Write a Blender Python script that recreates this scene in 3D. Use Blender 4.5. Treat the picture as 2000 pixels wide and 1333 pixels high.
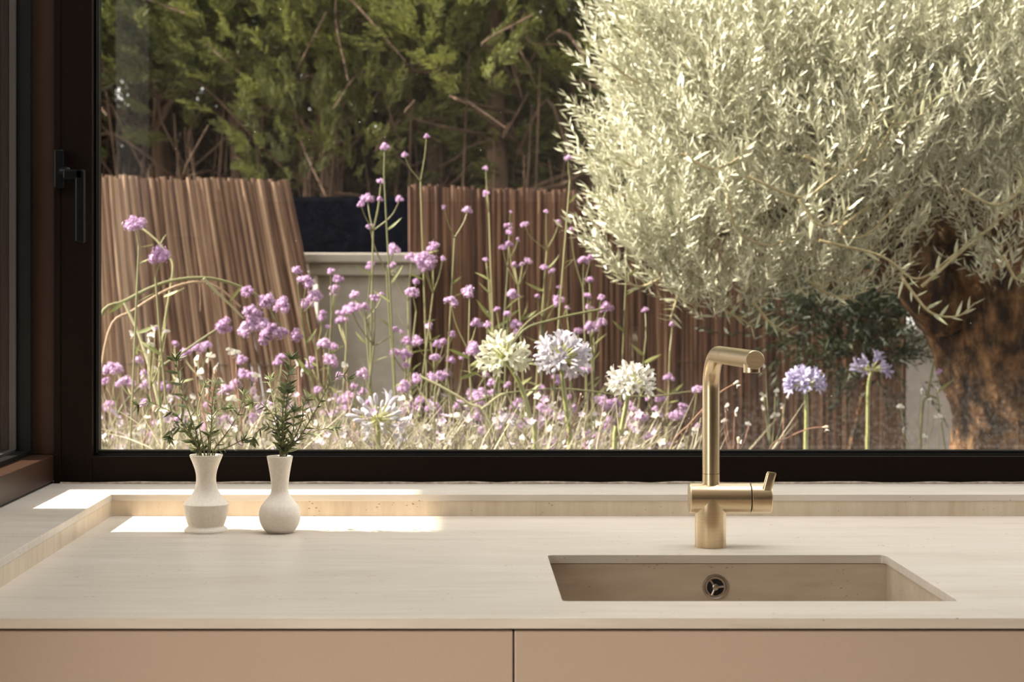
import bpy, bmesh, math, random
import numpy as np
from mathutils import Vector, Matrix, noise

scene = bpy.context.scene
for o in list(bpy.data.objects):
    bpy.data.objects.remove(o, do_unlink=True)
C = scene.collection

# ------------------------------------------------------------------ camera
F, VX, VY, CAMZ, TOP = 3700.0, 900.0, 568.0, 1.233, 0.900
cam_d = bpy.data.cameras.new('camera')
cam = bpy.data.objects.new('camera', cam_d); C.objects.link(cam)
cam.location = (0, 0, CAMZ); cam.rotation_euler = (math.pi / 2, 0, 0)
cam_d.sensor_width = 36.0; cam_d.lens = 36.0 * F / 2000.0
cam_d.shift_x = (1000 - VX) / 2000.0; cam_d.shift_y = (VY - 666.5) / 2000.0
cam_d.clip_start = 0.05; cam_d.clip_end = 200
cam_d.dof.use_dof = True; cam_d.dof.focus_distance = 2.56; cam_d.dof.aperture_fstop = 9.0
scene.camera = cam

# ------------------------------------------------------------------ light
SUN_STRENGTH, SKY_STRENGTH, LEFT_FILL_W, OVERHEAD_FILL_W = 9.2, 0.40, 11.5, 17.0
w = bpy.data.worlds.new('sky'); scene.world = w; w.use_nodes = True
nt = w.node_tree; nt.nodes.clear()
out = nt.nodes.new('ShaderNodeOutputWorld'); bg = nt.nodes.new('ShaderNodeBackground')
sky = nt.nodes.new('ShaderNodeTexSky'); sky.sky_type = 'NISHITA'; sky.sun_disc = False
sky.sun_elevation = math.radians(45); sky.sun_rotation = math.radians(-90)
hs = nt.nodes.new('ShaderNodeHueSaturation'); hs.inputs['Saturation'].default_value = 0.12
tint = nt.nodes.new('ShaderNodeMix'); tint.data_type = 'RGBA'; tint.blend_type = 'MULTIPLY'
tint.inputs['Factor'].default_value = 1.0
tint.inputs[7].default_value = (1.0, 0.965, 0.92, 1)
nt.links.new(sky.outputs[0], hs.inputs['Color']); nt.links.new(hs.outputs[0], tint.inputs[6])
nt.links.new(tint.outputs[2], bg.inputs['Color']); bg.inputs['Strength'].default_value = SKY_STRENGTH
nt.links.new(bg.outputs[0], out.inputs[0])

sun_d = bpy.data.lights.new('sun', 'SUN'); sun_d.energy = SUN_STRENGTH; sun_d.angle = math.radians(0.53)
sun_d.color = (1.0, 0.94, 0.84)
sun = bpy.data.objects.new('sun', sun_d); C.objects.link(sun)
sun.location = (-6, 4, 8)
sun.rotation_euler = Vector((1.0, 0.0, -1.0)).to_track_quat('-Z', 'Y').to_euler()

# area light added at an unseen left-wall opening, filling the room with daylight
left_fill_d = bpy.data.lights.new('left_room_fill', 'AREA'); left_fill_d.shape = 'RECTANGLE'
left_fill_d.size, left_fill_d.size_y = 2.1, 1.1; left_fill_d.energy = LEFT_FILL_W; left_fill_d.color = (1.0, 0.98, 0.95)
left_fill = bpy.data.objects.new('left_room_fill', left_fill_d); C.objects.link(left_fill)
left_fill.location = (-1.34, 0.74, 1.12); left_fill.rotation_euler = (0, -math.pi / 2, 0)
# unseen overhead area light, added to brighten the worktop from above
top_fill_d = bpy.data.lights.new('overhead_fill', 'AREA'); top_fill_d.shape = 'RECTANGLE'
top_fill_d.size, top_fill_d.size_y = 2.2, 0.8; top_fill_d.energy = OVERHEAD_FILL_W; top_fill_d.color = (0.95, 1.0, 1.05)
top_fill = bpy.data.objects.new('overhead_fill', top_fill_d); C.objects.link(top_fill); top_fill.location = (0.6, 2.40, 2.62)

for _k, _v in (('max_bounces', 6), ('diffuse_bounces', 2), ('glossy_bounces', 3), ('transmission_bounces', 4)):
    setattr(scene.cycles, _k, _v)
scene.cycles.use_light_tree = False
scene.view_settings.view_transform = 'Standard'; scene.view_settings.look = 'None'
scene.view_settings.gamma = 1.0; scene.view_settings.use_curve_mapping = False
scene.view_settings.exposure = 0.9

# ------------------------------------------------------------------ helpers
def W(px, py, D):
    """the point that stands at depth D along the sight line of a photo pixel"""
    return Vector(((px - VX) / F * D, D, CAMZ - (py - VY) / F * D))

def link(o, parent=None):
    C.objects.link(o)
    if parent: o.parent = parent
    return o

class MB:
    def __init__(s): s.v = []; s.f = []; s.mi = []; s.cur = 0
    def face(s, idx): s.f.append(tuple(idx)); s.mi.append(s.cur)
    def box(s, x0, x1, y0, y1, z0, z1):
        b = len(s.v)
        s.v += [(x, y, z) for z in (z0, z1) for y in (y0, y1) for x in (x0, x1)]
        for q in ((0, 2, 3, 1), (4, 5, 7, 6), (0, 1, 5, 4), (2, 6, 7, 3), (0, 4, 6, 2), (1, 3, 7, 5)):
            s.face([b + i for i in q])
        return s
    def tube(s, pts, rad, n=8, cap=True):
        pts = [Vector(p) for p in pts]
        if not hasattr(rad, '__len__'): rad = [rad] * len(pts)
        t0 = (pts[1] - pts[0]).normalized()
        up = Vector((0, 0, 1)) if abs(t0.z) < 0.9 else Vector((1, 0, 0))
        nrm = t0.cross(up).normalized(); rings = []
        for i, p in enumerate(pts):
            a = pts[max(i - 1, 0)]; c = pts[min(i + 1, len(pts) - 1)]
            t = (c - a).normalized()
            nrm = (nrm - t * nrm.dot(t)).normalized(); bi = t.cross(nrm)
            b = len(s.v); rings.append(b)
            for k in range(n):
                an = 2 * math.pi * k / n
                s.v.append(tuple(p + (nrm * math.cos(an) + bi * math.sin(an)) * rad[i]))
        for i in range(len(rings) - 1):
            a, b = rings[i], rings[i + 1]
            for k in range(n):
                s.face((a + k, a + (k + 1) % n, b + (k + 1) % n, b + k))
        if cap:
            s.face([rings[0] + k for k in range(n)][::-1]); s.face([rings[-1] + k for k in range(n)])
        return s
    def lathe(s, prof, n=40, origin=(0, 0, 0), axis='Z'):
        """prof: (radius, height) from bottom to top"""
        o = Vector(origin); rings = []
        def P(x, y, z):
            q = {'Z': (x, y, z), 'Y': (x, -z, y), 'X': (z, x, y)}[axis]
            return tuple(o + Vector(q))
        for r, z in prof:
            b = len(s.v)
            if r < 1e-6: s.v.append(P(0, 0, z)); rings.append((b, 1))
            else:
                for k in range(n):
                    a = 2 * math.pi * k / n; s.v.append(P(r * math.cos(a), r * math.sin(a), z))
                rings.append((b, n))
        for (a, na), (b, nb) in zip(rings, rings[1:]):
            for k in range(n):
                k2 = (k + 1) % n
                if na == 1 and nb == 1: continue
                if na == 1: s.face((a, b + k2, b + k))
                elif nb == 1: s.face((a + k, a + k2, b))
                else: s.face((a + k, a + k2, b + k2, b + k))
        return s
    def mesh(s, name, mats, smooth=True, angle=40):
        m = bpy.data.meshes.new(name); m.from_pydata(s.v, [], s.f); m.update()
        if not isinstance(mats, (list, tuple)): mats = [mats]
        for q in mats: m.materials.append(q)
        if len(mats) > 1: m.polygons.foreach_set('material_index', s.mi)
        if smooth:
            m.polygons.foreach_set('use_smooth', [True] * len(m.polygons))
            try: m.set_sharp_from_angle(angle=math.radians(angle))
            except Exception: pass
        return m
    def build(s, name, mats, parent=None, smooth=True, bevel=0, angle=40):
        o = bpy.data.objects.new(name, s.mesh(name, mats, smooth, angle)); link(o, parent)
        if bevel:
            b = o.modifiers.new('bevel', 'BEVEL'); b.width = bevel; b.segments = 2
            b.limit_method = 'ANGLE'; b.angle_limit = math.radians(35)
        return o

def tag(o, label=None, cat=None, group=None, kind=None):
    if label: o['label'] = label
    if cat: o['category'] = cat
    if group: o['group'] = group
    if kind: o['kind'] = kind
    return o

def thing(name, label, cat, loc=(0, 0, 0), group=None):
    o = bpy.data.objects.new(name, None); o.empty_display_size = 0.02; o.location = loc
    link(o); return tag(o, label, cat, group)

def local(parent, pts):
    """world points in the frame of an unrotated Empty"""
    return [Vector(p) - parent.location for p in pts]

def spline(pts, n=6):
    pts = [Vector(p) for p in pts]
    if len(pts) < 3: 
        return [pts[0].lerp(pts[-1], i / n) for i in range(n + 1)]
    P = [pts[0] * 2 - pts[1]] + pts + [pts[-1] * 2 - pts[-2]]; r = []
    for i in range(1, len(P) - 2):
        for k in range(n):
            t = k / n; a, b, c, d = P[i - 1], P[i], P[i + 1], P[i + 2]
            r.append(0.5 * ((2 * b) + (c - a) * t + (2 * a - 5 * b + 4 * c - d) * t * t + (3 * b - a - 3 * c + d) * t ** 3))
    r.append(pts[-1]); return r

def place(mesh, name, parent, loc, direction=None, scale=1.0, roll=0.0):
    o = bpy.data.objects.new(name, mesh); link(o, parent)
    q = Vector(direction).normalized().to_track_quat('Z', 'Y') if direction is not None else Matrix.Identity(3).to_quaternion()
    m = q.to_matrix().to_4x4() @ Matrix.Rotation(roll, 4, 'Z')
    sc = scale if hasattr(scale, '__len__') else (scale,) * 3
    o.matrix_local = Matrix.Translation(Vector(loc)) @ m @ Matrix.Diagonal((*sc, 1.0))
    return o

# ------------------------------------------------------------------ materials
def new_mat(name):
    m = bpy.data.materials.new(name); m.use_nodes = True; t = m.node_tree
    return m, t, t.nodes['Principled BSDF'], t.nodes['Material Output']

def N(t, kind, **kw):
    n = t.nodes.new('ShaderNode' + kind)
    for k, v in kw.items():
        if k in n.inputs: n.inputs[k].default_value = v
        else: setattr(n, k, v)
    return n

def ramp(t, src, stops):
    r = t.nodes.new('ShaderNodeValToRGB'); e = r.color_ramp.elements
    while len(e) < len(stops): e.new(0.5)
    for k, (p, c) in enumerate(stops):
        e[k].position = p; e[k].color = (*c, 1) if len(c) == 3 else c
    t.links.new(src, r.inputs[0]); return r

def coords(t, scale=(1, 1, 1), rot=(0, 0, 0), kind='Object'):
    tc = N(t, 'TexCoord'); mp = N(t, 'Mapping')
    mp.inputs['Scale'].default_value = scale; mp.inputs['Rotation'].default_value = rot
    t.links.new(tc.outputs[kind], mp.inputs[0]); return mp.outputs[0]

def plain(name, col, rough=0.5, metal=0.0, spec=0.5, grain=0.0, gscale=200, bump=0.0):
    m, t, p, o = new_mat(name)
    p.inputs['Base Color'].default_value = (*col, 1); p.inputs['Roughness'].default_value = rough
    p.inputs['Metallic'].default_value = metal; p.inputs['Specular IOR Level'].default_value = spec
    if grain or bump:
        n = N(t, 'TexNoise', Scale=gscale, Detail=4.0); t.links.new(coords(t), n.inputs['Vector'])
        if grain:
            r = ramp(t, n.outputs[0], [(0.3, [c * (1 - grain) for c in col]), (0.7, [min(1, c * (1 + grain)) for c in col])])
            t.links.new(r.outputs[0], p.inputs['Base Color'])
        if bump:
            b = N(t, 'Bump', Strength=bump, Distance=0.001); t.links.new(n.outputs[0], b.inputs['Height'])
            t.links.new(b.outputs[0], p.inputs['Normal'])
    return m

def stone_mat(name, stretch, cols):
    """honed vein-cut travertine; stretch = scale of the noise along x, y, z"""
    m, t, p, o = new_mat(name); v = coords(t, stretch)
    a = N(t, 'TexNoise', Scale=6.0, Detail=7.0, Roughness=0.62); t.links.new(v, a.inputs['Vector'])
    b = N(t, 'TexNoise', Scale=28.0, Detail=5.0, Roughness=0.6); t.links.new(v, b.inputs['Vector'])
    mx = N(t, 'Math', operation='ADD'); s1 = N(t, 'Math', operation='MULTIPLY'); s1.inputs[1].default_value = 0.45
    s2 = N(t, 'Math', operation='MULTIPLY'); s2.inputs[1].default_value = 0.55
    t.links.new(b.outputs[0], s1.inputs[0]); t.links.new(a.outputs[0], s2.inputs[0])
    t.links.new(s1.outputs[0], mx.inputs[0]); t.links.new(s2.outputs[0], mx.inputs[1])
    r = ramp(t, mx.outputs[0], list(zip((0.30, 0.44, 0.56, 0.72), cols)))
    pits = N(t, 'TexVoronoi', Scale=150.0); pits.inputs['Randomness'].default_value = 1.0
    t.links.new(coords(t, (0.7, 1, 1.5)), pits.inputs['Vector'])
    sp = N(t, 'TexNoise', Scale=26.0, Detail=2.0); t.links.new(coords(t), sp.inputs['Vector'])
    th = N(t, 'Math', operation='SUBTRACT'); t.links.new(sp.outputs[0], th.inputs[0]); th.inputs[1].default_value = 0.49
    lt = N(t, 'Math', operation='LESS_THAN'); t.links.new(pits.outputs['Distance'], lt.inputs[0]); t.links.new(th.outputs[0], lt.inputs[1])
    mix = N(t, 'Mix', data_type='RGBA'); t.links.new(lt.outputs[0], mix.inputs[0])
    t.links.new(r.outputs[0], mix.inputs[6]); mix.inputs[7].default_value = (0.30, 0.21, 0.13, 1)
    t.links.new(mix.outputs[2], p.inputs['Base Color'])
    p.inputs['Roughness'].default_value = 0.36; p.inputs['Specular IOR Level'].default_value = 0.85
    bp = N(t, 'Bump', Strength=0.12, Distance=0.0006); t.links.new(b.outputs[0], bp.inputs['Height'])
    t.links.new(bp.outputs[0], p.inputs['Normal'])
    return m

def leafy(name, col, col2, trans=0.35, rough=0.5, attr=None, spec=0.4):
    """leaf or petal: diffuse sheen plus light passing through; tone varies from one piece to the next"""
    m, t, p, o = new_mat(name)
    if attr:
        a = N(t, 'Attribute', attribute_name=attr); src = a.outputs['Fac']
    else:
        a = N(t, 'ObjectInfo'); src = a.outputs['Random']
    r = ramp(t, src, [(0.0, col), (1.0, col2)])
    t.links.new(r.outputs[0], p.inputs['Base Color']); p.inputs['Roughness'].default_value = rough
    p.inputs['Specular IOR Level'].default_value = spec
    tr = N(t, 'BsdfTranslucent'); t.links.new(r.outputs[0], tr.inputs['Color'])
    mx = N(t, 'MixShader'); mx.inputs[0].default_value = trans
    t.links.new(p.outputs[0], mx.inputs[1]); t.links.new(tr.outputs[0], mx.inputs[2]); t.links.new(mx.outputs[0], o.inputs[0])
    return m

def glass_mat(name, haze=0.0):
    m, t, p, o = new_mat(name); t.nodes.remove(p)
    lw = N(t, 'LayerWeight'); lw.inputs['Blend'].default_value = 0.5
    pw = N(t, 'Math', operation='POWER'); pw.inputs[1].default_value = 5.0; t.links.new(lw.outputs['Facing'], pw.inputs[0])
    ma = N(t, 'Math', operation='MULTIPLY_ADD'); ma.inputs[1].default_value = 0.9; ma.inputs[2].default_value = 0.04
    t.links.new(pw.outputs[0], ma.inputs[0])
    tr = N(t, 'BsdfTransparent'); tr.inputs[0].default_value = (0.97, 0.965, 0.95, 1)
    gl = N(t, 'BsdfGlossy'); gl.inputs['Roughness'].default_value = 0.0
    mx = N(t, 'MixShader'); t.links.new(ma.outputs[0], mx.inputs[0]); t.links.new(tr.outputs[0], mx.inputs[1]); t.links.new(gl.outputs[0], mx.inputs[2])
    if haze:
        v = coords(t)
        vo = N(t, 'TexVoronoi', Scale=42.0); t.links.new(v, vo.inputs['Vector'])
        no = N(t, 'TexNoise', Scale=9.0, Detail=1.0); t.links.new(v, no.inputs['Vector'])
        th = N(t, 'Math', operation='MULTIPLY_ADD'); th.inputs[1].default_value = 0.22; th.inputs[2].default_value = -0.085
        t.links.new(no.outputs[0], th.inputs[0])
        lt = N(t, 'Math', operation='LESS_THAN'); t.links.new(vo.outputs['Distance'], lt.inputs[0]); t.links.new(th.outputs[0], lt.inputs[1])
        # dried rain film: thicker along the foot of the pane where drops collect
        sx = N(t, 'SeparateXYZ'); tc = N(t, 'TexCoord'); t.links.new(tc.outputs['Object'], sx.inputs[0])
        mr = N(t, 'MapRange'); mr.inputs['From Min'].default_value = 0.98; mr.inputs['From Max'].default_value = 1.12
        mr.inputs['To Min'].default_value = 17.0; mr.inputs['To Max'].default_value = 1.0; t.links.new(sx.outputs['Z'], mr.inputs['Value'])
        fn = N(t, 'TexNoise', Scale=160.0, Detail=2.0); t.links.new(v, fn.inputs['Vector'])
        fr = ramp(t, fn.outputs[0], [(0.42, (haze * 0.5,) * 3), (0.68, (haze * 1.9,) * 3)])
        hm = N(t, 'Math', operation='MULTIPLY'); t.links.new(fr.outputs[0], hm.inputs[0]); t.links.new(mr.outputs[0], hm.inputs[1])
        spk = N(t, 'Math', operation='MULTIPLY_ADD'); spk.inputs[1].default_value = 0.35; t.links.new(lt.outputs[0], spk.inputs[0]); t.links.new(hm.outputs[0], spk.inputs[2])
        df = N(t, 'BsdfDiffuse'); df.inputs[0].default_value = (0.75, 0.70, 0.62, 1)
        tl = N(t, 'BsdfTranslucent'); tl.inputs[0].default_value = (0.75, 0.70, 0.62, 1)
        dm = N(t, 'MixShader'); dm.inputs[0].default_value = 0.5; t.links.new(df.outputs[0], dm.inputs[1]); t.links.new(tl.outputs[0], dm.inputs[2])
        m2 = N(t, 'MixShader'); t.links.new(spk.outputs[0], m2.inputs[0]); t.links.new(mx.outputs[0], m2.inputs[1]); t.links.new(dm.outputs[0], m2.inputs[2])
        t.links.new(m2.outputs[0], o.inputs[0])
    else:
        t.links.new(mx.outputs[0], o.inputs[0])
    return m

def streak_mat(name, cols, scale, rough=0.7, bump=0.4, nscale=5.0, dist=0.004, spec=0.3, rnd=0.0):
    m, t, p, o = new_mat(name); v = coords(t, scale)
    if rnd:
        oi = N(t, 'ObjectInfo'); cb = N(t, 'CombineXYZ'); ad = N(t, 'VectorMath', operation='ADD'); mu = N(t, 'Math', operation='MULTIPLY')
        mu.inputs[1].default_value = 60.0; t.links.new(oi.outputs['Random'], mu.inputs[0])
        t.links.new(mu.outputs[0], cb.inputs[0]); t.links.new(mu.outputs[0], cb.inputs[1])
        t.links.new(v, ad.inputs[0]); t.links.new(cb.outputs[0], ad.inputs[1]); v = ad.outputs[0]
    n = N(t, 'TexNoise', Scale=nscale, Detail=6.0, Roughness=0.6); t.links.new(v, n.inputs['Vector'])
    src = n.outputs[0]
    if rnd:
        ma = N(t, 'Math', operation='MULTIPLY_ADD'); ma.inputs[1].default_value = rnd; t.links.new(oi.outputs['Random'], ma.inputs[0])
        sb = N(t, 'Math', operation='SUBTRACT'); sb.inputs[1].default_value = rnd / 2; t.links.new(n.outputs[0], sb.inputs[0])
        t.links.new(sb.outputs[0], ma.inputs[2]); src = ma.outputs[0]
    k = len(cols); r = ramp(t, src, [(0.25 + 0.5 * i / (k - 1), c) for i, c in enumerate(cols)])
    t.links.new(r.outputs[0], p.inputs['Base Color']); p.inputs['Roughness'].default_value = rough
    p.inputs['Specular IOR Level'].default_value = spec
    b = N(t, 'Bump', Strength=bump, Distance=dist); t.links.new(n.outputs[0], b.inputs['Height']); t.links.new(b.outputs[0], p.inputs['Normal'])
    return m

M = {}
M['stone'] = stone_mat('travertine', (0.35, 3.0, 3.0), ((0.46, 0.385, 0.30), (0.56, 0.485, 0.395), (0.61, 0.535, 0.445), (0.69, 0.61, 0.52)))
M['stone_warm_lit'] = stone_mat('travertine_warm_lit', (3.2, 3.2, 0.5), ((0.46, 0.345, 0.225), (0.57, 0.45, 0.31), (0.63, 0.51, 0.365), (0.70, 0.585, 0.445)))  # tanner copy of the stone, warm light on upright faces put into the colour
M['stone_shaded'] = stone_mat('travertine_shaded', (0.6, 3.0, 3.0), ((0.38, 0.285, 0.195), (0.49, 0.385, 0.275), (0.54, 0.43, 0.315), (0.61, 0.50, 0.38)))  # darker, tanner copy of the stone, shade inside the bowl put into the colour
M['lacquer'] = plain('mushroom_lacquer', (0.44, 0.335, 0.25), 0.42, grain=0.03, gscale=900, bump=0.05)
M['carcass'] = plain('dark_carcass', (0.03, 0.02, 0.015), 0.7)
M['frame'] = plain('dark_bronze_aluminium', (0.008, 0.0045, 0.003), 0.42, spec=0.06, grain=0.15, gscale=500, bump=0.05)
M['frame_side'] = plain('warm_lit_bronze_aluminium', (0.034, 0.016, 0.009), 0.40, spec=0.18, grain=0.1, gscale=500, bump=0.05)  # browner copy of the frame metal, warm sunlight on it put into the colour
M['rubber'] = plain('black_gasket', (0.008, 0.007, 0.006), 0.45, spec=0.12)
M['spacer'] = plain('grey_spacer', (0.05, 0.042, 0.038), 0.5, metal=0.3)
M['handle'] = plain('black_handle', (0.004, 0.0035, 0.003), 0.4, spec=0.12)
M['sealant'] = plain('old_sealant', (0.34, 0.27, 0.20), 0.8, grain=0.4, gscale=120)
M['wall'] = plain('warm_plaster', (0.62, 0.585, 0.54), 0.9, grain=0.03, gscale=40)
M['dark_wall'] = plain('dark_oak_panelling', (0.06, 0.042, 0.03), 0.7, spec=0.1, grain=0.3, gscale=30)
M['floor'] = plain('pale_floor', (0.42, 0.34, 0.27), 0.5, grain=0.08, gscale=12)
M['glass'] = glass_mat('window_glass', 0.006)
M['glass_plain'] = glass_mat('clean_glass')
M['steel'] = plain('brushed_steel', (0.40, 0.34, 0.29), 0.3, metal=1.0)
M['black'] = plain('black_inside', (0.004, 0.004, 0.004), 0.8)
M['ceramic'] = plain('unglazed_cream_ceramic', (0.88, 0.785, 0.655), 0.75, spec=0.25, grain=0.05, gscale=260, bump=0.25)
M['stucco'] = plain('cream_render', (0.33, 0.295, 0.25), 0.9, grain=0.10, gscale=30, bump=0.4)
M['stucco2'] = plain('grey_cream_render', (0.36, 0.32, 0.28), 0.9, grain=0.08, gscale=30, bump=0.4)
M['navy'] = plain('navy_mesh', (0.004, 0.005, 0.010), 0.9, spec=0.04, grain=0.3, gscale=20)
M['soil'] = plain('soil', (0.09, 0.065, 0.045), 0.95, grain=0.3, gscale=9, bump=0.6)
M['reed'] = streak_mat('dry_reed', [(0.055, 0.026, 0.016), (0.135, 0.075, 0.046), (0.225, 0.14, 0.088), (0.32, 0.215, 0.135)], (30, 30, 1.5), 0.7, 0.3, 4.0, 0.002, rnd=0.42)
M['reed_dark'] = streak_mat('darker_reed', [(0.028, 0.012, 0.007), (0.075, 0.035, 0.020), (0.115, 0.058, 0.033), (0.175, 0.10, 0.055)], (30, 30, 1.5), 0.75, 0.3, 4.0, 0.002, rnd=0.42)  # darker reed tone for the long screen
M['wire'] = plain('rusty_wire', (0.10, 0.07, 0.05), 0.6, metal=0.4)
M['bark'] = streak_mat('olive_bark', [(0.010, 0.007, 0.006), (0.035, 0.021, 0.013), (0.17, 0.09, 0.04), (0.36, 0.21, 0.10)], (1, 1, 0.6), 0.95, 1.0, 21.0, 0.04)
M['bark2'] = streak_mat('cypress_bark', [(0.03, 0.018, 0.012), (0.09, 0.055, 0.034), (0.17, 0.108, 0.068)], (1, 1, 0.2), 0.9, 0.9, 14.0, 0.02)
M['twig'] = plain('pale_olive_twig', (0.36, 0.30, 0.16), 0.7, grain=0.2, gscale=60)
M['olive_leaf'] = leafy('olive_leaf', (0.20, 0.195, 0.11), (0.86, 0.84, 0.635), 0.10, 0.42, attr='tone', spec=0.6)
M['olive_leaf_one'] = leafy('olive_leaf_single', (0.34, 0.35, 0.20), (0.56, 0.55, 0.37), 0.28, 0.42, spec=0.6)
M['conifer'] = leafy('cypress_spray', (0.030, 0.036, 0.012), (0.175, 0.185, 0.045), 0.3, 0.6, attr='tone')
M['conifer_brown'] = leafy('brown_cypress_interior', (0.035, 0.024, 0.014), (0.10, 0.075, 0.04), 0.1, 0.8, attr='tone')
M['shade_leaf'] = leafy('shaded_leaf', (0.018, 0.026, 0.013), (0.055, 0.065, 0.032), 0.25, 0.5, attr='tone')  # leaf colour darkened to carry the shade under the olive
M['lilac'] = leafy('lilac_floret', (0.45, 0.29, 0.44), (0.66, 0.48, 0.635), 0.3, 0.6)
M['lilac_eye'] = plain('floret_eye', (0.40, 0.23, 0.41), 0.6)
M['stem'] = leafy('verbena_stem', (0.13, 0.13, 0.05), (0.26, 0.24, 0.11), 0.05, 0.6)
M['stem_pale'] = leafy('pale_stalk', (0.30, 0.28, 0.15), (0.38, 0.35, 0.20), 0.05, 0.6)
M['stem_tan'] = leafy('tan_stalk', (0.32, 0.22, 0.13), (0.36, 0.26, 0.16), 0.05, 0.6)
M['leaf'] = leafy('verbena_leaf', (0.16, 0.18, 0.055), (0.30, 0.31, 0.12), 0.3, 0.5)
M['white'] = leafy('white_petal', (0.60, 0.57, 0.50), (0.70, 0.68, 0.62), 0.3, 0.5)
M['cream'] = leafy('cream_petal', (0.58, 0.57, 0.43), (0.66, 0.65, 0.51), 0.3, 0.5)
M['pale_lilac'] = leafy('white_lilac_petal', (0.54, 0.505, 0.56), (0.64, 0.61, 0.65), 0.3, 0.5)
M['blue'] = leafy('blue_petal', (0.38, 0.335, 0.53), (0.50, 0.455, 0.61), 0.3, 0.5)
M['pedicel'] = leafy('pedicel', (0.40, 0.42, 0.12), (0.50, 0.50, 0.18), 0.2, 0.5)
M['agstem'] = leafy('agapanthus_stem', (0.25, 0.26, 0.09), (0.31, 0.31, 0.12), 0.1, 0.5)
M['red_stem'] = leafy('gaura_stem', (0.28, 0.13, 0.09), (0.34, 0.19, 0.11), 0.1, 0.6)
M['bud'] = leafy('gaura_bud', (0.72, 0.55, 0.40), (0.80, 0.68, 0.52), 0.2, 0.6)
M['under'] = leafy('grassy_undergrowth', (0.12, 0.10, 0.055), (0.56, 0.50, 0.335), 0.35, 0.6, attr='tone')
M['blossom'] = leafy('scattered_blossom', (0.44, 0.31, 0.44), (0.60, 0.56, 0.47), 0.3, 0.6, attr='tone')
M['sprig_leaf'] = leafy('sprig_leaf', (0.055, 0.072, 0.028), (0.20, 0.225, 0.09), 0.30, 0.45)
M['sprig_leaf_lit'] = leafy('lit_sprig_leaf', (0.26, 0.30, 0.13), (0.52, 0.55, 0.31), 0.35, 0.45)  # lighter copy of the sprig leaf, sunlight put into the colour
M['sprig_stem'] = plain('sprig_stem', (0.24, 0.22, 0.09), 0.6)

def brass_mat(name, rough):
    m, t, p, o = new_mat(name)
    v = coords(t, (3, 3, 250))
    n = N(t, 'TexNoise', Scale=3.0, Detail=4.0); t.links.new(v, n.inputs['Vector'])
    r = ramp(t, n.outputs[0], [(0.3, (0.59, 0.465, 0.295)), (0.7, (0.66, 0.53, 0.345))])
    t.links.new(r.outputs[0], p.inputs['Base Color'])
    p.inputs['Metallic'].default_value = 1.0; p.inputs['Roughness'].default_value = rough
    b = N(t, 'Bump', Strength=0.015, Distance=0.0003); t.links.new(n.outputs[0], b.inputs['Height']); t.links.new(b.outputs[0], p.inputs['Normal'])
    return m
M['brass'] = brass_mat('brushed_brass', 0.29); M['brass_end'] = brass_mat('turned_brass_face', 0.55)

# ------------------------------------------------------------------ the room
def struct(name, mb, mat, parent=None, bevel=0, smooth=False):
    o = mb.build(name, mat, parent, smooth=smooth, bevel=bevel)
    if not parent: o['kind'] = 'structure'
    return o

LEDGE = TOP + 0.0323           # top of the sill ledge
FRONT, BACK = 1.926, 2.795     # depth of the worktop's front edge and of the upstand face
WIN, WINX = 2.951, -0.634      # inner faces of the two windows
L_IN = -0.5155                 # face of the left upstand

struct('floor', MB().box(-0.95, 2.7, 1.5, 2.95, -0.1, 0.0).box(-1.55, 2.7, -2.9, 1.5, -0.1, 0.0), M['floor'])
cm = MB().box(-1.55, 2.7, -2.9, 2.0, 2.6, 2.7).box(-0.95, -0.5, 2.0, 2.8, 2.6, 2.7).box(1.7, 2.7, 2.0, 2.8, 2.6, 2.7).box(-0.95, 2.7, 2.8, 2.95, 2.6, 2.7)  # gap in the middle takes the added overhead light
struct('ceiling', cm, M['wall'])
struct('wall_left', MB().box(-0.95, -0.74, 1.50, 2.52, 0, 2.6).box(-0.95, -0.74, 2.52, 3.02, 0, LEDGE - 0.002).box(-0.95, -0.74, 2.52, 3.02, 2.30, 2.6)
       .box(-1.55, -0.95, 1.50, 1.70, 0, 2.6).box(-1.55, -1.36, 1.31, 1.50, 0, 2.6).box(-1.55, -1.36, -2.9, -0.31, 0, 2.6).box(-1.55, -1.36, -0.31, 1.31, 2.18, 2.6), M['wall'])
struct('wall_right', MB().box(2.5, 2.7, -2.9, 3.10, 0, 2.6), M['dark_wall'])
struct('wall_back', MB().box(-1.55, 2.7, -2.9, -2.7, 0, 2.6).box(-1.34, -1.18, -2.70, -2.60, 1.48, 2.6), M['wall'])
struct('trim_1', MB().box(-1.36, 2.5, -2.70, -2.64, 0, 1.64), M['dark_wall'])
struct('wall_front', MB().box(-0.74, 2.5, 2.96, 3.10, 0, LEDGE - 0.002).box(-0.74, 2.5, 2.96, 3.10, 2.30, 2.6).box(2.3, 2.5, 2.96, 3.10, 0.93, 2.30), M['wall'])
struct('sun_block_pier', MB().box(-0.97, -0.80, 2.862, 3.10, 0, 2.6), M['stucco'])  # unseen pier added to keep sun off the back of the ledge
struct('roof', MB().box(-1.842, 2.9, 1.70, 3.30, 2.705, 2.86), M['wall'])

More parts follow.
